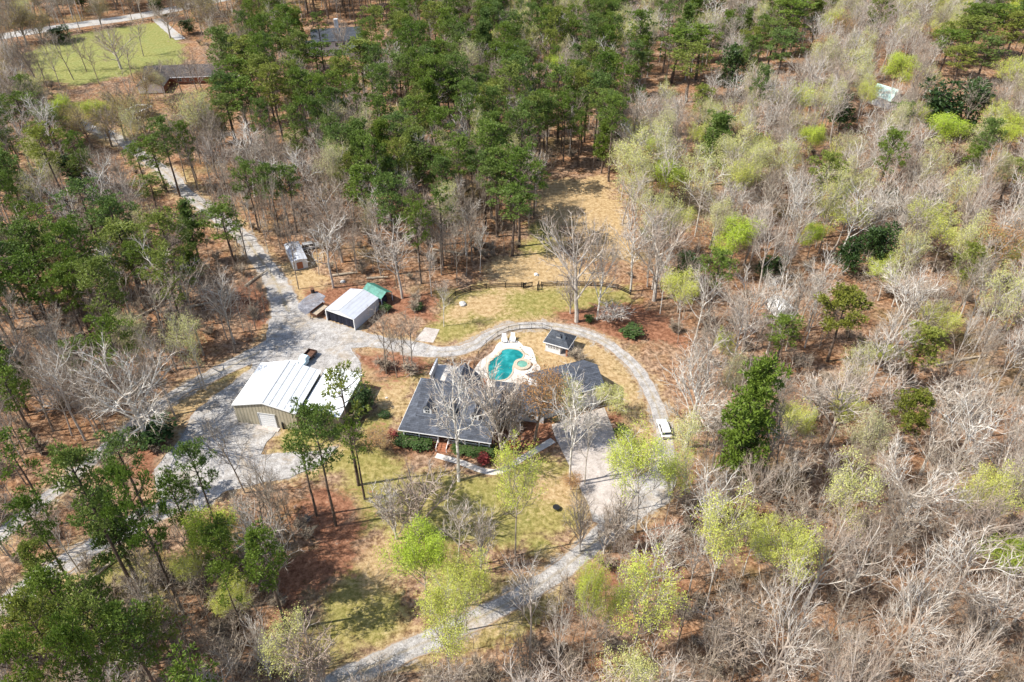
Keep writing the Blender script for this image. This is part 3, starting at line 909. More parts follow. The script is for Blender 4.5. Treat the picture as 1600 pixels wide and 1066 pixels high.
MB().box(7.5, 8.6, 3.04, 3.1, .55, 2.75).build('front_door', M['brown_paint'], t)
for x in (18.0, 20.2, 22.4): window(t, x, 9.5, 1.1, 1.1, 1.3)
MB().box(13.4, 14.2, 8.6, 9.4, 6.5, 9.3).build('chimney', M['brick'], t)
MB().box(-.06, 0, 0, 14.3, 2.72, 2.88).box(0, 16.9, -.06, 0, 2.72, 2.88).build('gutter', M['trim'], t)
# garage wing of the house, turned towards the driveway
ga = R(20.7)
gt = thing('garage', 'tall garage wing with blue-grey gable roof at the top of the concrete driveway', 'garage', (5.9, 102.2, 0), ga)
MB().box(.4, 11.8, .4, 9.1, 0, 3.55).box(.4, 11.8, .4, 3.9, 3.55, 4.7).build('wall', M['siding'], gt)
b = MB()
b.slab([(0, 0, 4.8), (12.2, 0, 4.8), (12.2, 3.8, 7.0), (0, 3.8, 7.0)], .16)
b.slab([(0, 3.8, 7.0), (12.2, 3.8, 7.0), (12.2, 9.5, 3.7), (0, 9.5, 3.7)], .16)
b.build('roof', M['shingle'], gt)
for x in (11.78, .42):
    MB().add([(x, .41, 4.7), (x, 3.8, 6.8), (x, 9.09, 3.6), (x, 4.0, 3.6), (x, 3.9, 4.69)], [(0, 1, 2, 3, 4)]).build('gable_wall', M['siding'], gt)
for x in (2.2, 6.6):
    d = MB().box(x, x + 3.0, .32, .38, .12, 2.5).build('garage_door', M['white'], gt)
    b = MB()
    for k in range(1, 4): b.box(x + .05, x + 2.95, .30, .325, k * .58 + .1, k * .58 + .13)
    b.build('panel_joint', M['grey'], d)
window(gt, 11.8, 3.8, 4.0, .8, 1.1, '+x')
for x in (3.7, 8.1): window(gt, x, .4, 3.1, 1.0, 1.0)
MB().box(0, 12.2, -.08, 0, 4.6, 4.76).build('gutter', M['trim'], gt)
# screen wall by the patio
s = thing('privacy_wall', 'white-capped grey privacy wall along the left edge of the patio', 'wall', (*G(673, 597), 0), math.atan2(G(684, 572)[1] - G(673, 597)[1], G(684, 572)[0] - G(673, 597)[0]))
L = math.dist(G(684, 572), G(673, 597))
MB().box(0, L, -.1, .1, 0, 1.9).build('panel', M['grey'], s)
MB().box(-.02, L + .02, -.16, .16, 1.9, 2.0).build('cap', M['trim'], s)

# ---- far buildings
cx, cy = G(296, 124)
t = thing('ranch_house', 'long low brown-roofed ranch house below the bright pasture', 'house', (cx, cy, 0), R(6))
MB().box(-14, 12, -4.6, 4.6, 0, 2.7).box(-14, -5.5, -13.4, -4.6, 0, 2.7).build('wall', M['brick'], t)
b = MB(); gable_roof(b, -14.6, 12.6, -5.4, 5.4, 2.8, 5.4, 'x', .2); b.build('roof', M['shingle_brown'], t)
b = MB(); gable_roof(b, -14.7, -4.9, -14.2, 0, 2.78, 5.2, 'y', .2); b.build('wing_roof', M['shingle_brown'], t)
b = MB(); b.wall(-14.2, -13.5, -5.4, -13.5, 0.2, [(0, 2.7), (.5, 4.95), (1, 2.7)], .1); b.build('gable_wall', M['white'], t)
MB().box(12.6, 18, -3.6, 3.8, 0, .12).build('patio', M['concrete'], t)
MB().box(-5, 12.7, -5.55, -5.4, 2.5, 2.75).build('gutter', M['trim'], t)
for x in (-2, 2, 6, 10): window(t, x, -4.6, 1, 1.2, 1.2)
cx, cy = G(221, 182)
t = thing('pavilion_frame', 'small white-framed open pavilion with rusty tin on top near the far ranch house', 'pavilion', (cx, cy, 0), R(-22))
for x in (-2.7, 2.7):
    for y in (-2.7, 2.7): MB().box(x - .15, x + .15, y - .15, y + .15, 0, 2.6).build('post', M['trim'], t)
MB().box(-3, 3, -3, -2.4, 2.6, 2.95).box(-3, 3, 2.4, 3, 2.6, 2.95).box(-3, -2.2, -2.4, 2.4, 2.6, 2.95).box(2.2, 3, -2.4, 2.4, 2.6, 2.95).build('top_frame', M['trim'], t)
MB().box(-2.2, 2.2, -2.4, 2.4, 2.5, 2.62).build('tin_sheet', M['rust'], t)
MB().box(-3.3, -3.05, -5.5, -3, 0, 1.6).box(.5, 3, -3.4, -3.1, .2, 1.4).build('side_panel', M['white'], t)
cx, cy = G(532, 82)
t = thing('white_house', 'two-storey white house with grey roof half hidden behind tall pines', 'house', (cx, cy, 0), R(12))
MB().box(-10, 9, -3.5, 5.5, 0, 5.6).box(-14, -10, -2.5, 4, 0, 3).box(3, 12, -10, -3.5, 0, 3.2).build('wall', M['siding'], t)
b = MB(); gable_roof(b, -10.4, 9.4, -4, 6, 5.6, 9.2, 'x', .2); b.build('roof', M['slate'], t)
b = MB(); gable_roof(b, 2.6, 12.4, -10.4, -2, 3.2, 5.8, 'y', .2); gable_roof(b, -14.4, -9.8, -3, 4.5, 3, 5, 'x', .2); b.build('wing_roof', M['slate'], t)
MB().box(-1, .6, 4, 5.2, 6, 11.5).build('chimney', M['white'], t)
for x in (-8, -4.5, -1, 1.6): window(t, x, -3.5, 3.4, 1.1, 1.4); window(t, x, -3.5, .8, 1.1, 1.5)
cx, cy = G(795, 90)
t = thing('grey_roof_house', 'pale house glimpsed between far pines top centre', 'house', (cx, cy, 0), R(-8))
MB().box(-7, 7, -4, 4, 0, 3.2).build('wall', M['white'], t)
b = MB(); gable_roof(b, -7.4, 7.4, -4.5, 4.5, 3.2, 5.6, 'x', .2); b.build('roof', M['galv'], t)
for x in (-4, 0, 4): window(t, x, -4, 1, 1.2, 1.2)
cx, cy = G(1379, 163)
t = thing('green_roof_cabin', 'pale green metal-roofed cabin alone in the right-hand wood', 'cabin', (cx, cy, 0), R(38))
MB().box(-3, 3, -3.6, 3.6, 0, 3).build('wall', M['siding'], t)
b = MB(); gable_roof(b, -3.4, 3.4, -4, 4, 3, 6.2, 'y', .15); b.build('roof', M['teal_roof'], t)
b = MB(); b.wall(-3, -3.6, 3, -3.6, 3, [(0, 3.1), (.5, 5.9), (1, 3.1)], .1); b.build('gable_wall', M['siding'], t)
window(t, -1, -3.6, 1.1, 1, 1.2)
cx, cy = G(1216, 488)
t = thing('white_shed', 'white shed roof showing through bare branches right of the long driveway', 'shed', (cx, cy, 0), R(20))
MB().box(-1.6, 1.6, -2.2, 2.2, 0, 2.2).build('wall', M['white'], t)
b = MB(); gable_roof(b, -1.9, 1.9, -2.5, 2.5, 2.2, 2.9, 'y', .12); b.build('roof', M['white_roof'], t)


# ---------------------------------------------------------------- fences
def fence(name, label, cat, px, m, h, gap, rails, rail_h, picket=None, post=0.06, group=None):
    line = smooth_line([G(*p) for p in px], gap)
    o = thing(name, label, cat, (*line[0], 0), 0, group)
    ox, oy = line[0]
    r = MB(); pk = MB()
    for i, (x, y) in enumerate(line):
        MB().box(x - ox - post, x - ox + post, y - oy - post, y - oy + post, 0, h + .08).build('post', m, o)
        if i:
            a = Vector((line[i - 1][0] - ox, line[i - 1][1] - oy, 0)); c = Vector((x - ox, y - oy, 0))
            n = (c - a).normalized(); n = Vector((-n.y, n.x, 0)) * .025
            for z in rails:
                r.add([(*(a - n).xy, z), (*(c - n).xy, z), (*(c + n).xy, z), (*(a + n).xy, z), (*(a - n).xy, z + rail_h), (*(c - n).xy, z + rail_h), (*(c + n).xy, z + rail_h), (*(a + n).xy, z + rail_h)],
                      [(3, 2, 1, 0), (4, 5, 6, 7), (0, 1, 5, 4), (1, 2, 6, 5), (2, 3, 7, 6), (3, 0, 4, 7)])
            if picket:
                L = (c - a).length
                for j in range(1, int(L / picket)):
                    q = a + (c - a) * (j * picket / L)
                    pk.box(q.x - .012, q.x + .012, q.y - .012, q.y + .012, .1, h)
    r.build('rail', m, o)
    if picket: pk.build('pickets', m, o)
    return o


fence('pool_fence', 'black metal picket fence curving around the pool lawn', 'fence',
      [(738, 590), (741, 574), (748, 557), (760, 541), (778, 526), (795, 518), (812, 515), (830, 514), (847, 513.5), (862, 519)], M['black'], 1.35, 2.4, (.15, 1.25), .06, .3, .05)
fence('board_fence', 'black board fence left of the gap in the back lawn', 'fence',
      [(700, 474), (712, 463), (735, 455), (760, 451), (790, 449.5), (815, 449), (822, 449)], M['black'], 1.3, 2.4, (.25, .65, 1.05), .2, None, .09)
fence('board_fence', 'black board fence right of the gap in the back lawn, behind the big bare oak', 'fence',
      [(846, 448), (870, 447), (905, 447), (940, 448), (965, 452), (985, 461)], M['black'], 1.3, 2.4, (.25, .65, 1.05), .2, None, .09)
for px_, lab in ((825, 'folded-back black gate leaf left of the lawn gap'), (841, 'folded-back black gate leaf right of the lawn gap')):
    x, y = G(px_, 449)
    g = thing('gate', lab, 'gate', (x, y, 0), R(20 if px_ < 830 else 80), 'gates in the black back fence')
    b = MB().box(-1.1, 1.1, -.05, .05, .15, .3).box(-1.1, 1.1, -.05, .05, 1.1, 1.25).box(-1.1, -.95, -.05, .05, .3, 1.1).box(.95, 1.1, -.05, .05, .3, 1.1)
    for k in range(6): b.box(-.8 + k * .3, -.72 + k * .3, -.04, .04, .3, 1.1)
    b.build('leaf', M['black'], g)
    MB().box(-1.3, -1.1, -.1, .1, 0, 1.6).build('gate_post', M['black'], g)
fence('pasture_fence', 'dark rail fence between the pasture and the far road', 'fence',
      [(95, 58), (130, 52), (170, 46), (205, 40), (238, 34)], M['black'], 1.3, 5, (.5, 1.1), .15, None, .12)

# ---------------------------------------------------------------- vehicles


def wheel(parent, x, y, r=.38, w=.24):
    o = MB().tube((x - w / 2, y, r), (x + w / 2, y, r), r, r, 18).build('wheel', M['tyre'], parent, bevel=.03)
    MB().tube((x - w / 2 - .01, y, r), (x + w / 2 + .01, y, r), r * .58, r * .58, 12).build('rim', M['rim'], o)


x, y = G(479, 565)
t = thing('pickup_truck', 'old dark brown pickup truck with pale blue cab parked behind the workshop', 'pickup truck', (x, y, 0), R(180 + -20))
# local +y = front of the truck
b = MB().box(-.95, .95, .3, 2.75, .5, 1.05).taper(-.93, .93, 1.35, 2.7, 1.05, 1.22, .08, .1)
b.build('body', M['cab_blue'], t, bevel=.06)
c = MB().taper(-.9, .9, -.35, 1.4, 1.05, 1.85, .16, .32).build('cab', M['cab_blue'], t, bevel=.06)
MB().slab([(-.72, 1.32, 1.18), (.72, 1.32, 1.18), (.62, 1.08, 1.74), (-.62, 1.08, 1.74)], .03).build('windscreen', M['glass'], c)
MB().slab([(-.62, -.06, 1.74), (.62, -.06, 1.74), (.72, -.32, 1.18), (-.72, -.32, 1.18)], .03).build('rear_window', M['glass'], c)
b = MB().box(-.97, .97, -2.75, -.4, .55, .68).box(-.97, -.87, -2.75, -.4, .68, 1.15).box(.87, .97, -2.75, -.4, .68, 1.15).box(-.87, .87, -2.75, -2.66, .68, 1.12).box(-.87, .87, -.5, -.4, .68, 1.15)
b.build('bed', M['brown_paint'], t, bevel=.02)
MB().box(-.85, .85, -2.64, -.52, .685, .72).build('bed_liner', M['rust'], t)
MB().box(-.97, .97, 2.75, 2.9, .45, .65).build('front_bumper', M['rim'], t)
MB().box(-.97, .97, -2.9, -2.76, .5, .66).build('rear_bumper', M['rim'], t)
for sx in (-.84, .84):
    for sy in (-1.75, 1.95): wheel(t, sx, sy)
for sx in (-.7, .7): MB().box(sx - .14, sx + .14, 2.72, 2.78, .72, .9).build('headlight', M['trim'], t)


def car(label, x, y, rz, paint, name='parked_car'):
    t = thing(name, label, 'car', (x, y, 0), rz)
    b = MB().box(-.9, .9, -2.25, 2.25, .38, .92)
    b.taper(-.9, .9, .9, 2.25, .92, 1.02, .08, .12)
    b.build('body', paint, t, bevel=.08)
    c = MB().taper(-.84, .84, -2.1, 1.0, .93, 1.58, .14, .35).build('cabin', M['glass'], t, bevel=.04)
    MB().taper(-.72, .72, -1.86, .62, 1.56, 1.64, .03, .05).build('roof_panel', paint, c, bevel=.03)
    MB().slab([(-.8, -2.16, .9), (.8, -2.16, .9), (.78, -2.05, 1.15), (-.78, -2.05, 1.15)], .06).build('tailgate', paint, c)
    b = MB()
    for sx in (-1, 1):
        for yy in (-1.5, -.35, .6):
            b.tube((sx * .84, yy * 1.1, .93), (sx * .70, yy * .95, 1.57), .05, .05, 4)
    b.build('pillar', paint, c)
    for sx in (-.8, .8):
        for sy in (-1.4, 1.4): wheel(t, sx, sy, .34, .22)
    for sx in (-.65, .65):
        MB().box(sx - .18, sx + .18, 2.2, 2.27, .66, .82).build('headlight', M['trim'], t)
        MB().box(sx - .16, sx + .16, -2.27, -2.2, .7, .86).build('tail_light', M['red_lamp'], t)


x, y = G(1037, 674)
car('white car parked on the curving gravel driveway right of the house', x, y, R(5), M['white'])
x, y = G(443, 73)
car('small white car parked by the far white house', x, y, R(60), M['white'])
x, y = G(486, 388)
car('pale silver car in the trees behind the storage shed', x, y, R(-68), M['grey'])

# utility trailer, barrel, chairs and small things
x, y = G(501, 489)
t = thing('utility_trailer', 'dark open utility trailer with plank floor beside the carport front', 'trailer', (x, y, 0), R(-30))
MB().box(-1.0, 1.0, -2.1, 2.1, .55, .65).build('floor', M['wood'], t)
MB().box(-1.05, -1.0, -2.1, 2.1, .5, 1.25).box(1.0, 1.05, -2.1, 2.1, .5, 1.25).box(-1.0, 1.0, 2.06, 2.12, .5, 1.25).box(-1.0, 1.0, -2.12, -2.06, .5, 1.05).build('side_panel', M['rust'], t)
b = MB().tube((-.8, -2.1, .55), (0, -3.3, .5), .05, .05, 6).tube((.8, -2.1, .55), (0, -3.3, .5), .05, .05, 6); b.build('drawbar', M['black'], t)
for sx in (-1.2, 1.2): wheel(t, sx, 0, .33, .2)
x, y = G(489, 457.5)
t = thing('burn_barrel', 'rusty black barrel at the edge of the dark gravel patch', 'barrel', (x, y, 0))
MB().tube((0, 0, 0), (0, 0, 1.0), .42, .42, 18).build('drum', M['black'], t)
MB().tube((0, 0, .3), (0, 0, .36), .445, .445, 18).tube((0, 0, .65), (0, 0, .71), .445, .445, 18).tube((0, 0, .96), (0, 0, 1.02), .445, .445, 18).build('hoop', M['rust'], t)
for i, (px_, py_) in enumerate(((788, 534), (801, 533))):
    x, y = G(px_, py_)
    t = thing('pool_chair', ('white high-backed pool chair, left one of the pair' if i == 0 else 'white high-backed pool chair, right one of the pair') + ' at the far pool edge', 'chair', (x, y, .08), R(4 - 8 * i), 'white chairs at the pool')
    MB().box(-.45, .45, -.7, .4, .34, .44).build('seat', M['white'], t)
    MB().slab([(-.45, .36, .42), (.45, .36, .42), (.45, .95, 1.45), (-.45, .95, 1.45)], .09).build('backrest', M['white'], t)
    for sx in (-.52, .52):
        MB().box(sx - .08, sx + .08, -.7, .5, .6, .66).build('armrest', M['white'], t)
        MB().box(sx - .05, sx + .05, -.65, -.53, 0, .6).build('leg', M['white'], t)
        MB().box(sx - .05, sx + .05, .35, .47, 0, .6).build('leg', M['white'], t)


def rock(px_, py_, s, label, m='rock', name='boulder', cat='rock'):
    import bmesh
    me = bpy.data.meshes.new(name)
    bm = bmesh.new(); bmesh.ops.create_icosphere(bm, subdivisions=2, radius=s)
    for v in bm.verts:
        v.co *= random.uniform(.8, 1.2); v.co.z = max(v.co.z * .65, -s * .2) + s * .2
    bm.to_mesh(me); bm.free(); me.materials.append(M[m])
    o = bpy.data.objects.new(name, me); col.objects.link(o)
    x, y = G(px_, py_); o.location = (x, y, 0); o.rotation_euler.z = random.random() * 6
    tag(o, label, cat)


rock(723, 476, .8, 'pale boulder at the left end of the back lawn')
rock(838, 430, .6, 'pale boulder beyond the gap in the black fence')
rock(536, 441, .6, 'pale boulder among leaves behind the carport')
rock(604, 622, .25, 'small white stone on the lawn between barn and house')
rock(1233, 498, .9, 'pale boulder in the leafless wood right of the driveway')
for px_, py_, s_, lab in ((780, 553, .5, 'tan boulder at the upper left pool edge, nearest the chairs'), (774, 557, .42, 'small tan boulder on the left pool rim, second from the chairs'), (768, 562, .5, 'tan boulder on the left pool rim, third from the chairs'), (763, 569, .4, 'lowest of the tan boulders along the left pool rim')):
    rock(px_, py_, s_, lab, 'stone')
# dark fire bowl and box on the leaves
for px_, py_, lab in ((480, 814, 'small dark fire bowl on the leaves below the three pines'), (869, 796, 'small dark fire bowl on the front lawn')):
    x, y = G(px_, py_)
    t = thing('fire_bowl', lab, 'fire bowl', (x, y, 0), 0, 'dark fire bowls')
    MB().tube((0, 0, .35), (0, 0, .6), .35, .6, 14).build('bowl', M['black'], t)
    for k in range(3):
        a = k * 2.1
        MB().tube((.45 * math.cos(a), .45 * math.sin(a), 0), (.3 * math.cos(a), .3 * math.sin(a), .4), .03, .03, 5).build('leg', M['black'], t)
for px_, py_, r_, L_, lab in ((400, 437, 62, 7, 'fallen pale log lying beside the gravel road'), (330, 475, 20, 13, 'long fallen trunk on the leaves left of the gravel road'), (237, 487, 50, 8, 'thick fallen log among the pines left of the road'),
                          (268, 445, -70, 7, 'pale splintered log leaning in the brush left of the road'), (118, 500, 80, 7, 'brown fallen log under the left pines'), (160, 895, 60, 9, 'pale fallen trunk leaning by the lower gravel lane'),
                          (590, 436, 5, 5, 'fallen branch wood behind the carport'), (1500, 565, 15, 12, 'dark fallen log in the right-hand wood'), (1260, 850, 5, 14, 'long fallen trunk in the lower right wood'),
                          (540, 430, 12, 6, 'weathered log behind the green canopy shed'), (700, 395, -15, 8, 'fallen trunk at the edge of the back wood'), (1475, 1035, 8, 9, 'pale fallen limb near the bottom right corner')):
    x, y = G(px_, py_)
    t = thing('fallen_log', lab, 'log', (x, y, 0), R(r_), 'fallen logs')
    MB().tube((-L_ / 2, 0, .3), (L_ * .1, .2, .3), .32, .25, 8).tube((L_ * .1, .2, .3), (L_ / 2, -.1, .5), .25, .12, 8).build('trunk', M['wood'], t)
    MB().tube((L_ * .2, .1, .4), (L_ * .35, .9, 1.0), .09, .03, 5).tube((L_ * .3, 0, .4), (L_ * .5, -.8, .9), .08, .03, 5).build('branch', M['wood'], t)

# ---------------------------------------------------------------- tree meshes
UP = Vector((0, 0, 1))


def rnd_dir(r, k):
    return Vector((r.gauss(0, k), r.gauss(0, k), r.gauss(0, k)))


def ptube(b, pts, rad, n, m=0):
    base = len(b.v)
    L = len(pts)
    for i, p in enumerate(pts):
        d = (pts[min(i + 1, L - 1)] - pts[max(i - 1, 0)]).normalized()
        a = d.cross(Vector((0.31, 0.95, 0.11))).normalized()
        c = d.cross(a)
        for k in range(n):
            t = 6.2832 * k / n
            q = p + (a * math.cos(t) + c * math.sin(t)) * rad[i]
            b.v.append(q[:])
    for i in range(L - 1):
        for k in range(n):
            k2 = (k + 1) % n
            b.f.append((base + i * n + k, base + i * n + k2, base + (i + 1) * n + k2, base + (i + 1) * n + k))
            b.m.append(m)


def blade(b, p, d, L, w, r, m=0):
    s = d.cross(Vector((r.gauss(0, 1), r.gauss(0, 1), r.gauss(0, 1)))).normalized() * (w / 2)
    k = len(b.v)
    b.v += [(p - s)[:], (p + s)[:], (p + d * L)[:]]
    b.f.append((k, k + 1, k + 2)); b.m.append(m)


def limb(b, r, p, d, L, r0, lvl, cfg, tips, segs_n, out):
    """one branch and its children; appends tips"""
    segs = (6, 5, 4, 3, 2)[min(lvl, 4)]
    sides = (8, 6, 4, 3, 3)[min(lvl, 4)]
    pts, rad = [p.copy()], [r0]
    dd = d.copy()
    wig = cfg['wiggle'] * (0.35 if lvl == 0 else 1)
    rend = r0 * (0.42 if lvl < 2 else 0.35)
    for i in range(segs):
        dd = (dd + rnd_dir(r, wig) + UP * cfg['up'][min(lvl, 4)] ).normalized()
        pts.append(pts[-1] + dd * (L / segs))
        rad.append(r0 + (rend - r0) * (i + 1) / segs)
    tgt = out[0] if lvl < cfg['split'] else out[1]
    ptube(tgt, pts, rad, sides)
    if lvl >= cfg['levels']:
        for k in range(cfg['twigs']):
            t = r.uniform(0.15, 1.0) * segs
            i = min(int(t), segs - 1)
            q = pts[i].lerp(pts[i + 1], t - i)
            td = (dd + rnd_dir(r, 0.55) + UP * 0.15).normalized()
            tl = r.uniform(0.5, 1.2) * cfg['twl']
            blade(out[1], q, td, tl, cfg['tww'], r, 1)
            tips.append((q + td * tl * 0.8, td))
        tips.append((pts[-1], dd))
        return
    n = cfg['kids'][min(lvl, len(cfg['kids']) - 1)]
    n = max(2, int(round(n * r.uniform(0.75, 1.3))))
    start = cfg['start'][min(lvl, len(cfg['start']) - 1)]
    az = r.uniform(0, 6.28)
    for k in range(n):
        f = start + (1 - start) * ((k + r.uniform(0.1, 0.9)) / n)
        t = f * segs
        i = min(int(t), segs - 1)
        q = pts[i].lerp(pts[i + 1], t - i)
        pd = (pts[i + 1] - pts[i]).normalized()
        az += 2.4 + r.uniform(-0.5, 0.5)
        a = pd.orthogonal().normalized(); c = pd.cross(a)
        ang = math.radians(r.uniform(*cfg['ang'][min(lvl, len(cfg['ang']) - 1)]))
        nd = pd * math.cos(ang) + (a * math.cos(az) + c * math.sin(az)) * math.sin(ang)
        if lvl > 0 and nd.z < -0.1: nd.z *= 0.3
        nl = L * cfg['len'][min(lvl, len(cfg['len']) - 1)] * r.uniform(0.75, 1.2) * (1.15 - 0.45 * f if lvl else (1.2 - 0.5 * abs(f - 0.6)))
        nr = max(cfg['rmin'][min(lvl + 1, 4)], (rad[i]) * cfg['rk'])
        limb(b, r, q, nd.normalized(), nl, nr, lvl + 1, cfg, tips, segs_n, out)


FOREST = dict(levels=3, split=2, up=(0.05, 0.13, 0.10, 0.07, 0.03), wiggle=0.11, kids=(9, 5, 4), start=(0.42, 0.25, 0.2), ang=((28, 52), (28, 50), (30, 55)),
              len=(0.36, 0.55, 0.6), rk=0.5, rmin=(0.2, 0.09, 0.055, 0.034, 0.02), twigs=4, twl=1.3, tww=0.036)
OAK = dict(levels=3, split=2, up=(0.03, 0.10, 0.08, 0.05, 0.02), wiggle=0.11, kids=(10, 7, 5), start=(0.34, 0.2, 0.15), ang=((32, 60), (25, 48), (26, 48)),
           len=(0.58, 0.52, 0.5), rk=0.5, rmin=(0.25, 0.12, 0.055, 0.032, 0.02), twigs=4, twl=1.5, tww=0.038)
VASE = dict(levels=3, split=1, up=(0.02, 0.14, 0.12, 0.08, 0.03), wiggle=0.09, kids=(11, 5, 4), start=(0.10, 0.25, 0.2), ang=((12, 36), (18, 36), (22, 42)),
            len=(0.75, 0.45, 0.5), rk=0.55, rmin=(0.14, 0.08, 0.05, 0.034, 0.02), twigs=3, twl=1.1, tww=0.036)


def wood(seed, cfg, H, r0, trunk_f):
    r = random.Random(seed)
    tr, cr = MB(), MB()
    tips = []
    limb(None, r, Vector((0, 0, -0.2)), Vector((r.gauss(0, .03), r.gauss(0, .03), 1)).normalized(), H * trunk_f, r0, 0, cfg, tips, 0, (tr, cr))
    return tr, cr, tips, r


def norm(parts, tips, H):
    top = max(t[0].z for t in tips)
    k = H / top
    for b in parts:
        b.v = [(x * k, y * k, z * k) for x, y, z in b.v]
    tips = [(t * k, d) for t, d in tips]
    rr = sorted(math.hypot(t.x, t.y) for t, _ in tips)
    return tips, 2 * rr[int(len(rr) * 0.93)]


def leaves(b, tips, r, per, size, spread, keep=1.0, m=0, zmin=0):
    for p, d in tips:
        if r.random() > keep or p.z < zmin: continue
        for k in range(per):
            q = p + rnd_dir(r, spread)
            n = (rnd_dir(r, 0.7) + UP * 0.8).normalized()
            a = n.orthogonal().normalized()
            a.rotate(Matrix.Rotation(r.uniform(0, 6.28), 3, n))
            c = n.cross(a)
            s = size * r.uniform(0.6, 1.3)
            i = len(b.v)
            b.v += [(q - a * s * .5)[:], (q + c * s * .42)[:], (q + a * s * .6)[:], (q - c * s * .38)[:]]
            b.f.append((i, i + 1, i + 2, i + 3)); b.m.append(m)


def clump(b, c, rad, n, r, size=0.42, flat=0.62, m=0):
    """puff of needle tufts: narrow blades radiating from points of a flattened shell"""
    for k in range(n):
        d = Vector((r.gauss(0, 1), r.gauss(0, 1), r.gauss(0.35, 0.9))).normalized()
        q = c + Vector((d.x * rad, d.y * rad, d.z * rad * flat)) * r.uniform(0.5, 1.05)
        for j in range(3):
            e = (d * 0.9 + rnd_dir(r, 0.55) + UP * 0.25).normalized()
            s = e.cross(rnd_dir(r, 1)).normalized() * (size * 0.2)
            i = len(b.v)
            L = size * r.uniform(0.7, 1.3)
            b.v += [(q - s)[:], (q + s)[:], (q + e * L + s * .45)[:], (q + e * L - s * .45)[:]]
            b.f.append((i, i + 1, i + 2, i + 3)); b.m.append(m)


def pine(seed, H=24, crown=0.45, spread=4.3, nb=26, per=3, dens=34, shape='dome'):
    r = random.Random(seed)
    tr, fo = MB(), MB()
    lean = Vector((r.gauss(0, .015), r.gauss(0, .015), 1)).normalized()
    pts = [Vector((0, 0, -0.2))]
    for i in range(8):
        pts.append(pts[-1] + (lean + rnd_dir(r, .018)) * (H * 0.96 / 8))
    ptube(tr, pts, [0.30 * (1 - i / 9.5) + 0.03 for i in range(9)], 8)
    br = []
    az = r.uniform(0, 6)
    for k in range(nb):
        f = (k + r.uniform(0, .8)) / nb
        z = H * (1 - crown) + f * H * crown * 0.93
        az += 2.4 + r.uniform(-.6, .6)
        if shape == 'dome': prof = math.sqrt(max(0.05, 1 - (f * 1.02 - 0.25) ** 2 / 0.62)) * (0.55 + 0.6 * min(1, f * 3))
        elif shape == 'cone': prof = 1.12 - f
        else: prof = 0.8
        L = spread * prof * r.uniform(0.6, 1.15)
        i = min(7, int(z / (H * .96) * 8)); t = z / (H * .96) * 8 - i
        p = pts[i].lerp(pts[i + 1], min(1, t))
        d = Vector((math.cos(az), math.sin(az), 0.25 + 0.55 * f)).normalized()
        q = p + d * L * 0.55 + UP * 0.1
        e = q + (d + UP * 0.25).normalized() * L * 0.45
        ptube(tr, [p, q, e], [0.085, 0.06, 0.03], 4)
        clump(fo, e, r.uniform(.7, 1.15), dens, r)
        for j in range(per - 1):
            w = p.lerp(e, r.uniform(0.45, 0.95)) + Vector((r.gauss(0, .75), r.gauss(0, .75), r.gauss(.1, .35)))
            ptube(tr, [q, w], [.04, .02], 3)
            clump(fo, w, r.uniform(.6, 1.1), int(dens * .8), r)
    for j in range(3): clump(fo, pts[-1] + Vector((r.gauss(0, .7), r.gauss(0, .7), r.uniform(-.4, .5))), .9, dens, r)
    return tr, fo, 2 * spread


def cedar(seed, H=10, W_=5, dens=900):
    r = random.Random(seed)
    tr, fo = MB(), MB()
    ptube(tr, [Vector((0, 0, -.2)), Vector((0, 0, H * .5)), Vector((.1, 0, H * .9))], [.18, .12, .04], 6)
    lobes = [(Vector((r.gauss(0, .22) * W_, r.gauss(0, .22) * W_, H * r.uniform(.25, .9))), r.uniform(.18, .3) * W_) for _ in range(26)]
    for c, rad in lobes:
        k = 1.1 - 0.5 * c.z / H
        c.x *= k; c.y *= k
        ptube(tr, [Vector((0, 0, c.z * .8)), c], [.05, .02], 3)
        clump(fo, c, rad, dens // 26, r, 0.42, .9)
    return tr, fo, W_


KINDS = {}


def variant(kind, tr, fo, w, H, mt, mf, part2):
    a = tr.mesh('trunk', mt, False)
    b = fo.mesh(part2, mf)
    KINDS.setdefault(kind, []).append((a, b, w, H, part2, mt, mf, tr, fo))


for s in range(5):
    tr, fo, w = pine(100 + s, 24, (.42, .5, .36, .46, .55)[s], (4.2, 4.6, 4.0, 3.6, 4.4)[s], (20, 23, 18, 21, 25)[s], 3, 25)
    variant('pine', tr, fo, w, 24, M['bark_pine'], M['needles'], 'crown')
for s in range(2):
    tr, fo, w = pine(140 + s, 24, .45, 4.0, 14, 2, 24)
    variant('thin_pine', tr, fo, w, 24, M['bark_pine'], M['needles'], 'crown')
for s in range(2):
    tr, fo, w = pine(160 + s, 20, .72, 3.4, 36, 3, 30, 'cone')
    variant('full_pine', tr, fo, w, 20, M['bark_pine'], M['needles'], 'crown')
for s in range(2):
    tr, fo, w = pine(180 + s, 18, .5, 4.4, 25, 3, 36)
    variant('olive_pine', tr, fo, w, 18, M['bark_pine'], M['needles_olive'], 'crown')
for s in range(2):
    tr, fo, w = cedar(200 + s, 10, 5, 1100)
    variant('cedar', tr, fo, w, 10, M['bark_brown'], M['leaf_dark'], 'crown')


def deciduous(kind, seeds, cfg, H, r0, tf, mt, mtw, leaf=None, per=0, size=.3, spread=.4, keep=1.0, **kw):
    for s in seeds:
        c = dict(cfg); c.update(kw)
        tr, cr, tips, r = wood(s, c, H, r0, tf)
        tips, w = norm((tr, cr), tips, H)
        if leaf:
            # leaves share the crown mesh: twigs slot 0, leaves slot 1
            leaves(cr, tips, r, per, size, spread, keep, 2, H * kw.get('lz', 0))
            variant(kind, tr, cr, w, H, M[mt], [M[mt], M[mtw], M[leaf]], 'crown')
        else:
            variant(kind, tr, cr, w, H, M[mt], [M[mt], M[mtw]], 'crown')


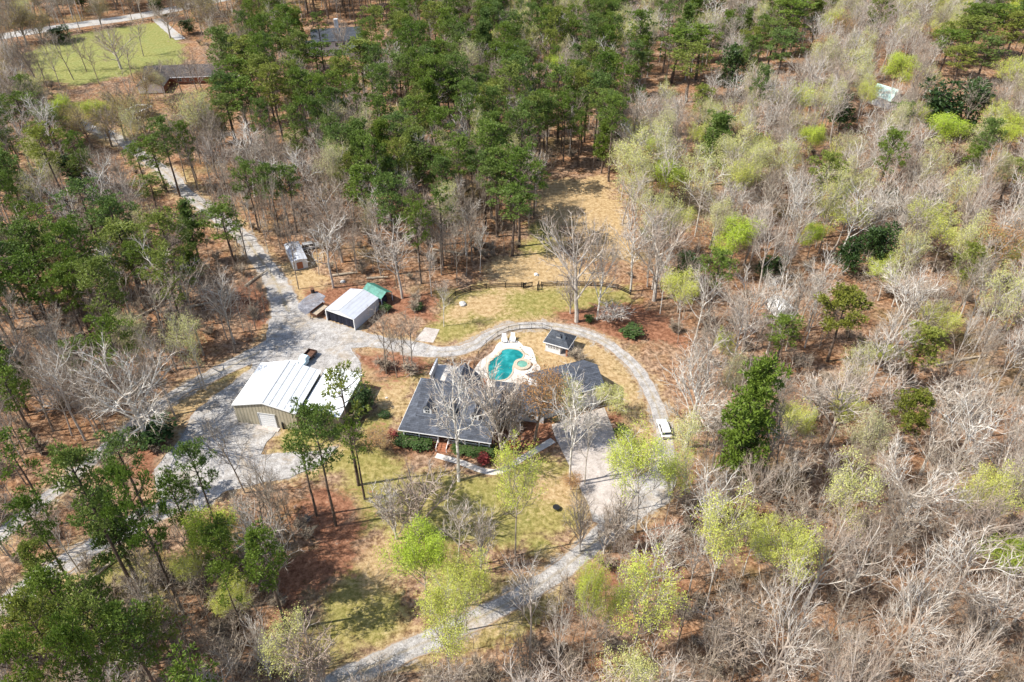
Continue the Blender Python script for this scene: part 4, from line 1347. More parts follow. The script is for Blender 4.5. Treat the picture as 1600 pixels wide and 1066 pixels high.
deciduous('bare_pale', range(300, 307), FOREST, 20, .24, .72, 'bark_pale', 'twig_pale')
deciduous('bare_brown', range(310, 315), FOREST, 20, .22, .72, 'bark_brown', 'twig_brown', kids=(8, 5, 4))
deciduous('bare_oak', range(320, 323), OAK, 18, .34, .5, 'bark_pale', 'twig_pale')
deciduous('bare_vase', range(330, 333), VASE, 14, .18, .42, 'bark_pale', 'twig_pale')
deciduous('sapling', range(340, 343), FOREST, 9, .08, .8, 'bark_brown', 'twig_brown', kids=(7, 5, 3), levels=2, rmin=(.06, .045, .03, .02, .02), twigs=4, tww=.04)
deciduous('pale_tree', range(350, 354), FOREST, 19, .22, .7, 'bark_pale', 'twig_pale', 'leaf_pale', 7, .17, .36, .9, lz=.45)
deciduous('lime_tree', range(360, 364), FOREST, 18, .22, .66, 'bark_pale', 'twig_pale', 'leaf_lime', 8, .17, .30, .78, start=(.58, .3, .2), ang=((34, 62), (24, 46), (26, 48)), len=(.5, .55, .6), lz=.6, kids=(11, 6, 5))
deciduous('vivid_tree', range(370, 373), FOREST, 16, .2, .62, 'bark_brown', 'twig_brown', 'leaf_vivid', 11, .18, .36, .95, start=(.52, .3, .2), ang=((34, 62), (24, 46), (26, 48)), len=(.52, .55, .6), lz=.52, kids=(11, 6, 5))
deciduous('olive_tree', range(380, 382), OAK, 16, .3, .5, 'bark_brown', 'twig_brown', 'leaf_olive', 3, .18, .42, .75, kids=(9, 7, 5))
deciduous('rust_tree', range(390, 391), FOREST, 12, .2, .6, 'bark_brown', 'twig_brown', 'leaf_rust', 5, .17, .4, .8, ang=((32, 60), (30, 55), (30, 55)), len=(.42, .55, .6))
deciduous('bush', range(400, 402), VASE, 2.6, .05, .45, 'bark_brown', 'twig_brown', 'leaf_dark', 3, .17, .12, 1.0, levels=2, kids=(14, 6, 4), rmin=(.03, .02, .015, .01, .01), twigs=4, twl=.3, tww=.03)
deciduous('bare_bush', range(410, 412), VASE, 3.2, .05, .45, 'bark_brown', 'twig_brown', levels=2, kids=(14, 7, 4), rmin=(.03, .022, .018, .01, .01), twigs=8, twl=.5, tww=.035)
deciduous('red_bush', range(420, 421), VASE, 2.4, .05, .45, 'bark_brown', 'twig_brown', 'leaf_red', 3, .17, .12, 1.0, levels=2, kids=(14, 6, 4), rmin=(.03, .02, .015, .01, .01), twigs=4, twl=.3, tww=.03)

# ---------------------------------------------------------------- placing trees
INFO = {  # object name, category, plural, look
    'pine': ('pine_tree', 'pine', 'dark green pines', 'dark green pine'),
    'thin_pine': ('pine_tree', 'pine', 'thin-crowned pines', 'thin-crowned green pine'),
    'full_pine': ('pine_tree', 'pine', 'full green pines', 'full bright green pine'),
    'olive_pine': ('pine_tree', 'pine', 'olive green pines', 'round olive green pine'),
    'cedar': ('cedar_tree', 'cedar', 'dark evergreens', 'dark rounded evergreen'),
    'bare_pale': ('bare_tree', 'bare tree', 'leafless pale grey trees', 'leafless pale grey tree'),
    'bare_brown': ('bare_tree', 'bare tree', 'leafless brown trees', 'leafless brown tree'),
    'bare_oak': ('bare_tree', 'bare tree', 'spreading leafless trees', 'spreading leafless tree'),
    'bare_vase': ('bare_tree', 'bare tree', 'many-stemmed leafless trees', 'many-stemmed leafless tree'),
    'sapling': ('sapling', 'sapling', 'bare saplings', 'bare sapling'),
    'pale_tree': ('budding_tree', 'tree', 'pale budding trees', 'pale yellow-green budding tree'),
    'lime_tree': ('budding_tree', 'tree', 'lime green trees', 'lime green new-leaf tree'),
    'vivid_tree': ('budding_tree', 'tree', 'vivid green trees', 'vivid green leafy tree'),
    'olive_tree': ('budding_tree', 'tree', 'olive budding trees', 'olive brown budding tree'),
    'rust_tree': ('budding_tree', 'tree', 'rust-coloured trees', 'rusty brown budding tree'),
    'bush': ('shrub', 'shrub', 'dark green shrubs', 'dark green shrub'),
    'bare_bush': ('shrub', 'shrub', 'bare twiggy shrubs', 'bare twiggy shrub'),
    'red_bush': ('shrub', 'shrub', 'red-leaved shrubs', 'red-leaved shrub'),
}
LM = [(410, 605, 'the white-roofed workshop'), (545, 480, 'the galvanised carport'), (458, 395, 'the narrow storage shed'), (700, 640, 'the grey-roofed house'),
      (792, 570, 'the turquoise pool'), (872, 535, 'the pool house'), (915, 590, 'the garage roof'), (915, 700, 'the concrete driveway'), (1030, 600, 'the curving driveway'),
      (1000, 790, 'the gravel apron'), (760, 960, 'the lower gravel drive'), (560, 1040, 'the drive at the bottom edge'), (110, 880, 'the lower left gravel lane'),
      (260, 625, 'the narrow gravel track'), (290, 720, 'the workshop gravel lot'), (400, 410, 'the gravel road bend'), (290, 300, 'the upper gravel road'), (130, 195, 'the far end of the gravel road'),
      (275, 115, 'the far ranch house'), (221, 180, 'the white pavilion frame'), (150, 80, 'the bright pasture'), (250, 15, 'the far paved road'), (520, 70, 'the far white house'),
      (900, 330, 'the tan clearing'), (760, 450, 'the black board fence'), (915, 450, 'the big bare oak'), (1379, 145, 'the green-roofed cabin'), (800, 80, 'the far pale house'),
      (520, 810, 'the red leaf mulch'), (820, 760, 'the front lawn'), (60, 590, 'the left picture edge'), (60, 420, 'the left pine stand'), (1095, 300, 'the small bare clearing'),
      (1216, 488, 'the white shed in the wood'), (1197, 640, 'the tall green pine column'), (1325, 490, 'the round olive pine'), (1440, 655, 'the lone right-hand pine'), (1150, 820, 'the pale lime tree'),
      (1575, 870, 'the yellow-green tree at the right edge'), (1010, 940, 'the lime tree at bottom centre'), (1530, 60, 'the upper right pine patch'), (1300, 1000, 'the bottom edge'), (1275, 380, 'the small round lime tree'),
      (1500, 180, 'the dark olive evergreens'), (1560, 700, 'the right edge'), (1045, 270, 'the vivid green tree'), (700, 200, 'the central pine wood'), (1100, 60, 'the top edge')]


def where(bx, by):
    best = min(LM, key=lambda l: math.hypot(l[0] - bx, (l[1] - by) * 1.3))
    dx, dy = bx - best[0], by - best[1]
    v = 'above' if dy < -0.4 * abs(dx) else ('below' if dy > 0.4 * abs(dx) else '')
    h = 'left' if dx < -0.4 * abs(dy) else ('right' if dx > 0.4 * abs(dy) else '')
    D = math.hypot(dx, dy)
    s = 'just ' if D < 40 else ('' if D < 90 else 'well ')
    pos = (v + ' and ' + h + ' of') if v and h else (v if v else h + ' of')
    return s + pos + ' ' + best[2], best[2]


COLLECT = []  # (kind, variant, x, y, scale_xy, scale_z, rot, label or None)


def place(kind, x, y, h, width, label=None, vi=None):
    vs = KINDS[kind]
    vi = random.randrange(len(vs)) if vi is None else vi
    v = vs[vi]
    sz = h / v[3]
    sx = width / v[2] if width else sz
    COLLECT.append([kind, vi, x, y, sx, sz, random.uniform(0, 6.28), label])


def hero(kind, tx, ty, w, h=None, by=None, label=None, vi=None):
    """crown top at photo pixel (tx, ty), crown width w px, height h or base row by"""
    if h is None:
        lo, hi = 0.5, 45.0
        for _ in range(40):
            m_ = (lo + hi) / 2
            x, y = G(tx, ty, m_)
            if P(x, y, 0)[1] < by: lo = m_
            else: hi = m_
        h = lo
    x, y = G(tx, ty, h)
    place(kind, x, y, h, w / P(x, y, h * .8)[2], label, vi)


random.seed(21)
HEROES = [
    # kind, crown-top x, y, width, height, base row, label
    ('pine', 342, 320, 72, None, 423, 'dark pine standing alone against the gravel road bend'),
    ('full_pine', 283, 313, 42, None, 415, 'narrow bright green pine left of the gravel road bend'),
    ('full_pine', 288, 388, 42, None, 442, 'short bright green pine below the narrow bright pine'),
    ('pine', 180, 350, 80, None, 480, 'broad dark pine in front of the left pine stand'),
    ('pine', 146, 328, 52, None, 410, None), ('pine', 80, 352, 70, None, 470, None), ('pine', 95, 350, 62, None, 513, 'thick-trunked leaning pine in the left stand'),
    ('pine', 35, 352, 70, None, 480, None), ('pine', 25, 400, 90, None, 531, None), ('pine', 132, 392, 46, None, 470, None),
    ('pine', 0, 385, 60, None, 500, None), ('pine', 48, 295, 42, None, 345, None), ('pine', 228, 276, 56, None, 345, 'dark pine at the left verge of the upper gravel road'),
    ('pine', 235, 215, 52, None, 300, None), ('pine', 208, 228, 42, None, 300, None), ('cedar', 110, 238, 56, None, 300, None), ('pine', 120, 240, 40, None, 310, None),
    ('pine', 25, 148, 66, None, 235, None), ('pine', 70, 170, 52, None, 240, None), ('pine', 5, 205, 40, None, 270, None),
    ('pine', 175, 682, 73, None, 790, 'dense round pine left of the workshop gravel lot'), ('pine', 98, 704, 84, None, 940, 'tall broad pine with long trunk at lower left'),
    ('pine', 180, 733, 80, None, 962, 'tall pine with clustered crown above the lower left lane'), ('pine', 290, 695, 65, None, 838, 'yellow-green pine overhanging the workshop gravel lot'),
    ('pine', 253, 740, 58, None, 870, None), ('pine', 30, 780, 67, None, 930, None), ('pine', 42, 852, 58, None, 1000, None), ('pine', 60, 900, 79, None, 1050, None),
    ('pine', 143, 905, 47, None, 1030, None), ('pine', 175, 955, 80, None, 1120, 'pine crown by the bottom edge at left'), ('pine', 400, 835, 70, None, 985, 'dense dark pine at the left edge of the mulch slope'),
    ('pine', 20, 940, 75, None, 1120, None), ('thin_pine', 215, 800, 58, None, 930, None), ('pine', 90, 985, 75, None, 1180, None), ('thin_pine', 120, 1000, 67, None, 1180, None),
    ('pine', 230, 950, 58, None, 1080, None), ('thin_pine', 340, 880, 50, None, 1010, None), ('pine', 10, 1000, 75, None, 1200, None),
    ('vivid_tree', 315, 795, 76, None, 905, 'bright yellow-green tree among the lower left pines'), ('lime_tree', 350, 905, 60, None, 990, 'small lime tree below the dense dark pine'),
    ('lime_tree', 275, 860, 50, None, 950, None), ('pine', 330, 815, 67, None, 950, None),
    ('pine', 483, 636, 76, None, 822, 'open-crowned pine in front of the narrow white-roofed barn'), ('thin_pine', 462, 672, 60, None, 806, 'thin pine beside the open-crowned pine'),
    ('thin_pine', 527, 578, 78, None, 758, 'tall thin see-through pine in front of the barn'), ('thin_pine', 548, 660, 52, None, 780, None),
    ('cedar', 565, 600, 34, 6, None, 'dark evergreen against the right wall of the barn'), ('cedar', 560, 622, 30, 5, None, 'second dark evergreen along the right wall of the barn'),
    ('cedar', 488, 632, 40, 7.5, None, 'round dark evergreen at the front corner of the barn'), ('bare_bush', 545, 668, 40, 5, None, 'bare shrub below the barn'),
    ('full_pine', 1195, 563, 92, None, 775, 'tall green pine column in the bare wood right of the driveway'), ('full_pine', 1178, 640, 60, None, 770, None),
    ('pine', 1232, 496, 60, None, 580, 'small dark round pine in the wood right of the driveway'), ('olive_pine', 1328, 458, 74, None, 565, 'round olive green pine alone in the right-hand wood'),
    ('pine', 1450, 513, 74, None, 610, 'dark green pine above the fallen log at right'), ('olive_pine', 1437, 620, 62, None, 715, 'lone round olive pine in the lower right-hand wood'),
    ('full_pine', 1132, 174, 56, None, 290, 'dark leaning pine above the small bare clearing'), ('cedar', 1150, 68, 46, None, 150, None), ('cedar', 1325, 147, 48, None, 205, None),
    ('cedar', 1490, 126, 70, None, 215, 'dark olive evergreen at upper right, left one of the pair'), ('cedar', 1535, 124, 66, None, 215, 'dark olive evergreen at upper right, right one of the pair'),
    ('cedar', 1335, 368, 44, None, 430, None), ('cedar', 1385, 350, 60, None, 425, None), ('cedar', 1200, 398, 30, 7, None, None), ('cedar', 1222, 400, 26, 6, None, None),
    ('pine', 812, 235, 76, None, 385, 'large dark pine at the left edge of the tan clearing'), ('pine', 800, 295, 72, None, 400, 'second dark pine at the edge of the tan clearing'), ('pine', 775, 255, 62, None, 370, None),
    ('pine', 562, 262, 60, None, 380, None), ('pine', 606, 250, 50, None, 355, None), ('pine', 660, 225, 66, None, 330, None), ('pine', 540, 245, 46, None, 350, None),
    ('pine', 380, 60, 60, None, 175, None), ('pine', 400, 88, 62, None, 205, None), ('pine', 370, 125, 66, None, 240, None), ('pine', 350, 150, 50, None, 250, None), ('pine', 420, 105, 56, None, 220, None), ('pine', 362, 90, 56, None, 195, None), ('pine', 435, 60, 50, None, 150, None),
    ('pine', 700, 115, 60, None, 215, None), ('pine', 620, 85, 58, None, 190, None), ('pine', 560, 62, 60, None, 160, None), ('pine', 480, 115, 54, None, 220, None), ('pine', 490, 68, 50, None, 160, None),
    ('pine', 1060, 42, 74, None, 130, None), ('pine', 1100, 40, 60, None, 125, None), ('pine', 1085, 68, 70, None, 160, None), ('pine', 1005, 82, 44, None, 150, None), ('pine', 1240, 0, 70, None, 90, None), ('pine', 1230, 45, 62, None, 130, None), ('pine', 1215, 30, 50, None, 110, None),
    ('pine', 1490, 48, 60, None, 120, None), ('pine', 1530, 28, 66, None, 105, None), ('pine', 1570, 10, 66, None, 90, None), ('pine', 1550, 60, 60, None, 130, None), ('pine', 1510, 72, 56, None, 140, None), ('pine', 1600, 20, 60, None, 100, None), ('pine', 1590, 250, 50, None, 320, None),
    ('bare_oak', 165, 530, 190, None, 692, 'huge spreading white-barked tree left of the narrow gravel track'), ('bare_oak', 60, 540, 90, None, 640, None),
    ('bare_oak', 912, 332, 130, None, 503, 'big bare oak on the mulch bed behind the pool house'), ('bare_oak', 945, 360, 60, None, 500, None),
    ('bare_vase', 895, 425, 42, None, 490, 'small many-stemmed bare tree left of the big oak'), ('cedar', 921, 492, 16, 2.0, None, 'small green shrub at the foot of the big bare oak'),
    ('bare_brown', 590, 482, 52, None, 584, 'bare tree at the left of the mulch island grove'), ('bare_brown', 608, 488, 46, None, 590, 'bare tree at the front of the mulch island grove'), ('bare_brown', 634, 482, 50, None, 581, 'bare tree at the right of the mulch island grove'),
    ('bare_brown', 622, 490, 44, None, 576, None), ('bare_bush', 600, 560, 36, 3, None, None), ('bare_bush', 640, 566, 36, 3, None, None),
    ('bare_pale', 705, 570, 118, None, 752, 'bare pale tree directly in front of the dormers'), ('bare_vase', 783, 574, 122, None, 706, 'big many-stemmed bare tree at the right end of the porch'),
    ('bare_vase', 800, 596, 66, None, 704, 'many-stemmed bare tree beside the porch end, right one'),
    ('rust_tree', 838, 575, 92, None, 688, 'orange-brown budding tree in front of the wing roof'), ('bare_pale', 902, 582, 104, None, 756, 'tall bare tree with twin trunk left of the concrete driveway'),
    ('bare_pale', 925, 626, 52, None, 757, None), ('pale_tree', 900, 590, 72, None, 690, 'pale green budding tree in front of the garage'), ('pale_tree', 955, 598, 70, 7, None, 'low grey-green budding tree at the right end of the garage'),
    ('bare_bush', 905, 545, 34, 4, None, 'leafless grey shrub beside the pool house'), ('lime_tree', 806, 698, 92, None, 868, 'bright green new-leaf tree on the front lawn by the footpath'),
    ('bare_vase', 640, 720, 125, None, 835, 'large low mound of white bare branches on the front lawn'), ('bare_vase', 606, 752, 70, None, 842, None),
    ('bare_pale', 706, 770, 70, None, 885, None), ('bare_vase', 748, 790, 60, None, 893, None), ('bare_vase', 975, 745, 70, None, 862, 'slender bare tree on the gravel apron'), ('bare_vase', 915, 760, 60, None, 862, None), ('bare_vase', 955, 770, 56, None, 865, None),
    ('vivid_tree', 652, 827, 92, None, 960, 'bright lime green round tree beside the lower gravel drive'), ('lime_tree', 690, 915, 104, None, 1075, 'sparse lime green tree leaning over the lower drive'),
    ('lime_tree', 720, 865, 80, None, 985, None), ('lime_tree', 1150, 772, 94, None, 960, 'pale lime tree standing above the bare wood at lower right'), ('lime_tree', 1195, 790, 60, None, 900, None),
    ('lime_tree', 1012, 888, 122, None, 1050, 'broad lime green tree at bottom centre'), ('lime_tree', 928, 858, 50, None, 1052, 'slender lime tree with tall pale trunk beside the lower drive'), ('lime_tree', 965, 888, 60, None, 1040, None),
    ('lime_tree', 1018, 672, 116, None, 832, 'lime green tree covering the curve of the driveway'), ('lime_tree', 990, 680, 70, None, 800, None), ('pale_tree', 1090, 652, 84, None, 760, 'pale budding tree right of the white car'), ('lime_tree', 1062, 700, 60, None, 830, None),
    ('vivid_tree', 1158, 338, 74, None, 430, 'round lime green tree in the wood above the driveway curve'), ('vivid_tree', 1277, 348, 48, None, 404, 'small round lime green tree with full low crown'),
    ('lime_tree', 1075, 424, 66, None, 520, 'lime green tree at the edge of the wood right of the oak'), ('vivid_tree', 1050, 244, 62, None, 330, 'vivid green tree above the tan clearing'), ('vivid_tree', 1022, 213, 34, None, 300, None),
    ('vivid_tree', 1275, 193, 42, None, 270, None), ('vivid_tree', 1410, 82, 54, None, 155, 'vivid green tree right of the green-roofed cabin'), ('vivid_tree', 1490, 172, 60, None, 255, None), ('vivid_tree', 1590, 178, 50, None, 250, None),
    ('lime_tree', 1330, 302, 84, None, 395, None), ('lime_tree', 1492, 335, 72, None, 425, None), ('lime_tree', 1395, 405, 64, None, 470, None), ('lime_tree', 1485, 478, 66, None, 545, None), ('vivid_tree', 1585, 838, 64, None, 915, 'yellow-green round tree at the right picture edge'),
    ('vivid_tree', 1136, 518, 34, None, 575, None), ('lime_tree', 1385, 538, 50, None, 580, None), ('lime_tree', 1330, 610, 60, None, 690, None), ('vivid_tree', 1588, 0, 40, None, 60, None), ('lime_tree', 1590, 378, 40, None, 440, None),
    ('pale_tree', 688, 283, 60, None, 400, 'pale yellow budding tree among bare trees above the fence'), ('pale_tree', 575, 305, 30, None, 400, None), ('vivid_tree', 873, 84, 40, None, 160, 'bright lime tree in the middle of the far pines'),
    ('pale_tree', 1000, 205, 90, None, 330, None), ('pale_tree', 985, 225, 80, None, 350, None), ('pale_tree', 1165, 200, 84, None, 310, 'grey-green budding tree above the small bare clearing'), ('pale_tree', 1150, 215, 66, None, 320, None),
    ('vivid_tree', 90, 150, 46, None, 215, 'yellow-green tree at the far end of the gravel road, left one'), ('vivid_tree', 142, 154, 44, None, 220, 'yellow-green tree at the far end of the gravel road, right one'),
    ('olive_tree', 280, 130, 92, None, 240, 'large olive brown budding tree below the far ranch house'), ('olive_tree', 205, 135, 80, None, 230, None), ('olive_tree', 170, 140, 70, None, 220, None), ('pale_tree', 247, 110, 30, None, 150, None), ('olive_tree', 325, 140, 60, None, 235, None),
    ('bare_brown', 240, 92, 40, None, 152, None), ('bare_brown', 268, 84, 40, None, 148, None), ('bare_pale', 305, 86, 44, None, 150, None), ('bare_brown', 330, 80, 42, None, 142, None), ('olive_tree', 215, 98, 44, None, 158, None),
    ('bare_brown', 58, 36, 44, None, 112, None), ('bare_brown', 112, 44, 40, None, 112, None), ('bare_brown', 205, 22, 40, None, 88, None), ('bare_brown', 132, 62, 40, None, 132, None), ('pale_tree', 70, 70, 40, None, 135, None), ('bare_brown', 190, 66, 44, None, 130, None),
    ('olive_tree', 15, 0, 60, None, 70, None), ('olive_tree', 5, 60, 50, None, 130, None), ('bare_brown', 85, 40, 54, None, 125, None), ('bare_oak', 165, 30, 74, None, 108, 'bare spreading tree standing in the bright pasture'), ('bare_oak', 250, 0, 50, None, 60, None), ('cedar', 88, 42, 40, 6, None, None),
    ('bare_brown', 30, 60, 50, None, 135, None), ('cedar', 290, 30, 26, 6, None, None), ('bare_brown', 345, 75, 50, None, 145, None), ('bare_brown', 300, -10, 60, None, 55, None), ('bare_brown', 320, 0, 50, None, 60, None),
    ('bare_pale', 500, 330, 84, None, 450, 'bare tree with stout trunk above the carport'), ('bare_brown', 440, 325, 50, None, 452, 'slim bare tree beside the storage shed, on the road side'), ('bare_brown', 478, 320, 46, None, 430, 'slim bare tree just in front of the storage shed'),
    ('bare_brown', 412, 270, 50, None, 390, None), ('bare_pale', 615, 340, 90, None, 466, None), ('bare_pale', 688, 430, 34, None, 510, 'slender white bare tree at the left end of the back lawn'),
    ('bush', 233, 664, 56, 4.5, None, 'wide green bush where the gravel track meets the lot'), ('bush', 640, 683, 30, 1.5, None, 'low dark green hedge shrub below the porch'), ('bush', 656, 686, 30, 1.5, None, 'low dark shrub right of the hedge shrub below the porch'),
    ('bush', 622, 681, 24, 1.5, None, 'dark shrub at the left porch corner'), ('red_bush', 612, 676, 17, 2.0, None, 'red-leaved shrub at the left porch corner'), ('red_bush', 800, 692, 17, 1.8, None, 'red-leaved shrub right of the porch end'), ('bush', 760, 702, 26, 1.3, None, 'green shrub at the right end of the front steps bed'),
    ('red_bush', 756, 712, 18, 2, None, 'small red shrub by the footpath'), ('rust_tree', 590, 670, 50, 5, None, 'small reddish bare tree beside the left porch corner'), ('bush', 720, 696, 24, 1.1, None, 'low shrub in front of the porch middle'), ('bush', 740, 700, 24, 1.1, None, None),
    ('rust_tree', 893, 740, 34, 4, None, 'small reddish shrub left of the concrete driveway'), ('bush', 972, 668, 20, 1.6, None, 'dark shrub right of the driveway edge'), ('bush', 600, 625 + 20, 14, 1, None, None),
    ('bare_vase', 960, 470, 70, 5, None, 'bare twiggy tree on the mulch bed right of the oak'), ('bush', 990, 512, 30, 2.2, None, 'dark shrub at the right end of the oak mulch bed'), ('bush', 600, 476, 16, 1.8, None, None), ('bush', 652, 476, 16, 1.5, None, None),
    ('bush', 1012, 360, 20, 2, None, None), ('bare_oak', 1040, 340, 120, None, 470, None), ('bare_pale', 1000, 330, 90, None, 455, None),
    ('bare_oak', 1340, 560, 132, None, 700, 'broad white-branched tree in the middle of the right-hand wood'), ('bare_oak', 1460, 700, 148, None, 850, 'huge white spreading crown in the lower right wood'), ('bare_oak', 1320, 800, 132, None, 950, None),
    ('bare_oak', 1480, 880, 148, None, 1060, None), ('bare_oak', 1270, 900, 140, None, 1100, None), ('bare_oak', 1100, 560, 132, None, 700, 'broad bare tree leaning over the driveway curve'), ('bare_oak', 1570, 760, 117, None, 900, None), ('bare_oak', 1395, 980, 148, None, 1180, None),
    ('bare_oak', 1560, 960, 132, None, 1150, None), ('bare_oak', 1200, 700, 85, None, 830, None), ('bare_pale', 833, 850, 100, None, 1040, 'tall narrow bare tree over the lower gravel drive'), ('bare_pale', 880, 930, 60, None, 1060, None),
    ('bare_vase', 470, 955, 110, None, 1080, 'white bare tree at the bottom edge left of the drive'), ('bare_vase', 385, 960, 60, None, 1060, None), ('bare_pale', 395, 700, 70, None, 840, 'bare tree over the right side of the gravel lot'), ('bare_brown', 340, 640, 90, None, 770, None), ('bare_brown', 415, 730, 50, None, 850, None),
]
for k_, tx, ty, w_, h_, by_, lab in HEROES:
    hero(k_, tx, ty, w_, h_, by_, lab)

# filler woods -------------------------------------------------------------
OPEN_BASE = [
    [(285, 640), (420, 545), (455, 500), (440, 400), (500, 395), (520, 440), (610, 440), (650, 490), (690, 450), (830, 435), (990, 450), (1050, 560), (1080, 680), (1070, 770), (1010, 830), (930, 900), (740, 1010), (560, 1066), (470, 1060), (430, 900), (450, 850), (560, 830), (460, 790), (350, 830), (235, 760), (255, 700)],
    [(850, 280), (940, 272), (975, 330), (985, 450), (690, 470), (760, 420), (825, 400), (840, 340)],
    [(35, 85), (110, 52), (200, 38), (270, 30), (295, 95), (250, 112), (110, 138), (40, 120)],
    [(195, 100), (350, 80), (370, 130), (330, 150), (240, 170), (200, 150)],
    [(195, 160), (250, 160), (250, 200), (195, 200)], [(450, 45), (620, 45), (620, 105), (440, 105)],
    [(1075, 270), (1120, 270), (1115, 345), (1070, 340)],
    [(1350, 130), (1400, 130), (1400, 180), (1350, 180)], [(1195, 465), (1240, 465), (1240, 505), (1195, 505)],
]
OPEN_CROWN = [
    [(330, 600), (430, 535), (440, 440), (430, 380), (490, 375), (500, 430), (620, 435), (650, 500), (700, 440), (860, 430), (985, 445), (1045, 560), (1060, 660), (990, 700), (1000, 790), (930, 850), (860, 870), (760, 800), (700, 800), (600, 790), (560, 860), (500, 870), (470, 760), (350, 700), (280, 720), (240, 740), (260, 700)],
    [(850, 290), (935, 280), (965, 340), (985, 440), (700, 470), (690, 440), (740, 430), (830, 400), (850, 350)],
    [(580, 830), (760, 820), (850, 900), (700, 1010), (600, 1050)],
    [(440, 880), (560, 830), (640, 900), (620, 1020), (540, 1066), (480, 1010), (460, 930)],
    [(45, 85), (110, 58), (190, 45), (270, 35), (285, 90), (250, 100), (110, 125), (50, 110)],
    [(205, 100), (345, 88), (345, 122), (250, 150), (210, 150)], [(205, 160), (240, 160), (240, 190), (205, 190)],
    [(470, 48), (565, 48), (565, 78), (470, 78)], [(1080, 275), (1118, 280), (1112, 335), (1075, 330)],
    [(190, 690), (260, 690), (240, 750), (200, 740)], [(1365, 125), (1390, 125), (1390, 158), (1365, 158)], [(1200, 470), (1230, 470), (1230, 492), (1200, 492)],
    [(40, 590), (130, 640), (200, 670), (180, 760), (60, 740), (0, 690), (0, 640)],
]
ROADS_PX = [(ROAD_A, 15), (ROAD_B, 14), (ROAD_C, 20), (CIRCLE, 19), (FAR_ROAD, 7)]
ZN = [
    ('pines', .6, [(430, -200), (960, -200), (960, 215), (850, 235), (845, 330), (790, 335), (690, 290), (600, 300), (540, 290), (500, 215), (380, 215), (345, 170), (330, 120), (400, 60)]),
    ('pines', .3, [(960, -200), (1290, -200), (1280, 60), (1180, 120), (1000, 150), (960, 190)]),
    ('pines', .7, [(0, 330), (120, 330), (215, 350), (225, 420), (150, 430), (100, 470), (-100, 480), (-100, 330)]),
    ('pines', .45, [(-100, 130), (60, 140), (130, 200), (140, 300), (60, 320), (-100, 320)]), ('pines', .6, [(190, 230), (260, 210), (250, 320), (200, 310)]),
    ('pines', .4, [(-100, 780), (120, 700), (300, 720), (330, 860), (460, 850), (450, 940), (300, 960), (260, 1300), (-100, 1300)]),
    ('pines', .4, [(-100, 480), (60, 500), (60, 660), (-100, 700)]),
    ('pines', .85, [(1470, 50), (1580, -20), (1700, -50), (1700, 60), (1540, 100), (1480, 100)]),
    ('topleft', 1, [(-200, -200), (430, -200), (340, 110), (330, 220), (-200, 220)]),
    ('left', 1, [(-300, 220), (700, 220), (840, 340), (700, 470), (460, 470), (330, 620), (-300, 760)]),
    ('upright', 1, [(950, -200), (2000, -200), (2000, 420), (1150, 420), (960, 300)]),
]


def zone_kind(px, py, r):
    for z, p, poly in ZN:
        if inside(poly, np.array([px]), np.array([py]))[0]:
            if z == 'pines' and r.random() < p:
                return r.choices(('pine', 'thin_pine', 'full_pine'), (.78, .14, .08))[0]
            if z == 'pines': return r.choices(('bare_pale', 'bare_brown', 'pale_tree', 'lime_tree'), (.4, .4, .17, .03))[0]
            if z == 'topleft': return r.choices(('bare_brown', 'bare_pale', 'olive_tree', 'pale_tree', 'cedar', 'pine'), (.55, .14, .2, .06, .03, .02))[0]
            if z == 'left': return r.choices(('bare_brown', 'bare_pale', 'bare_oak', 'pine', 'pale_tree', 'thin_pine'), (.62, .21, .03, .05, .04, .05))[0]
            if z == 'upright': return r.choices(('bare_pale', 'bare_brown', 'pale_tree', 'lime_tree', 'cedar', 'pine', 'rust_tree', 'bare_oak'), (.45, .24, .17, .06, .015, .03, .02, .015))[0]
    if px < 560: return r.choices(('bare_brown', 'bare_pale', 'pine', 'pale_tree', 'thin_pine'), (.38, .24, .16, .12, .1))[0]
    return r.choices(('bare_pale', 'bare_brown', 'bare_oak', 'pale_tree', 'lime_tree', 'cedar', 'pine', 'bare_vase'), (.52, .27, .03, .08, .03, .01, .015, .035))[0]


def in_any(polys, px, py):
    a, c = np.array([px]), np.array([py])
    return any(inside(q, a, c)[0] for q in polys)


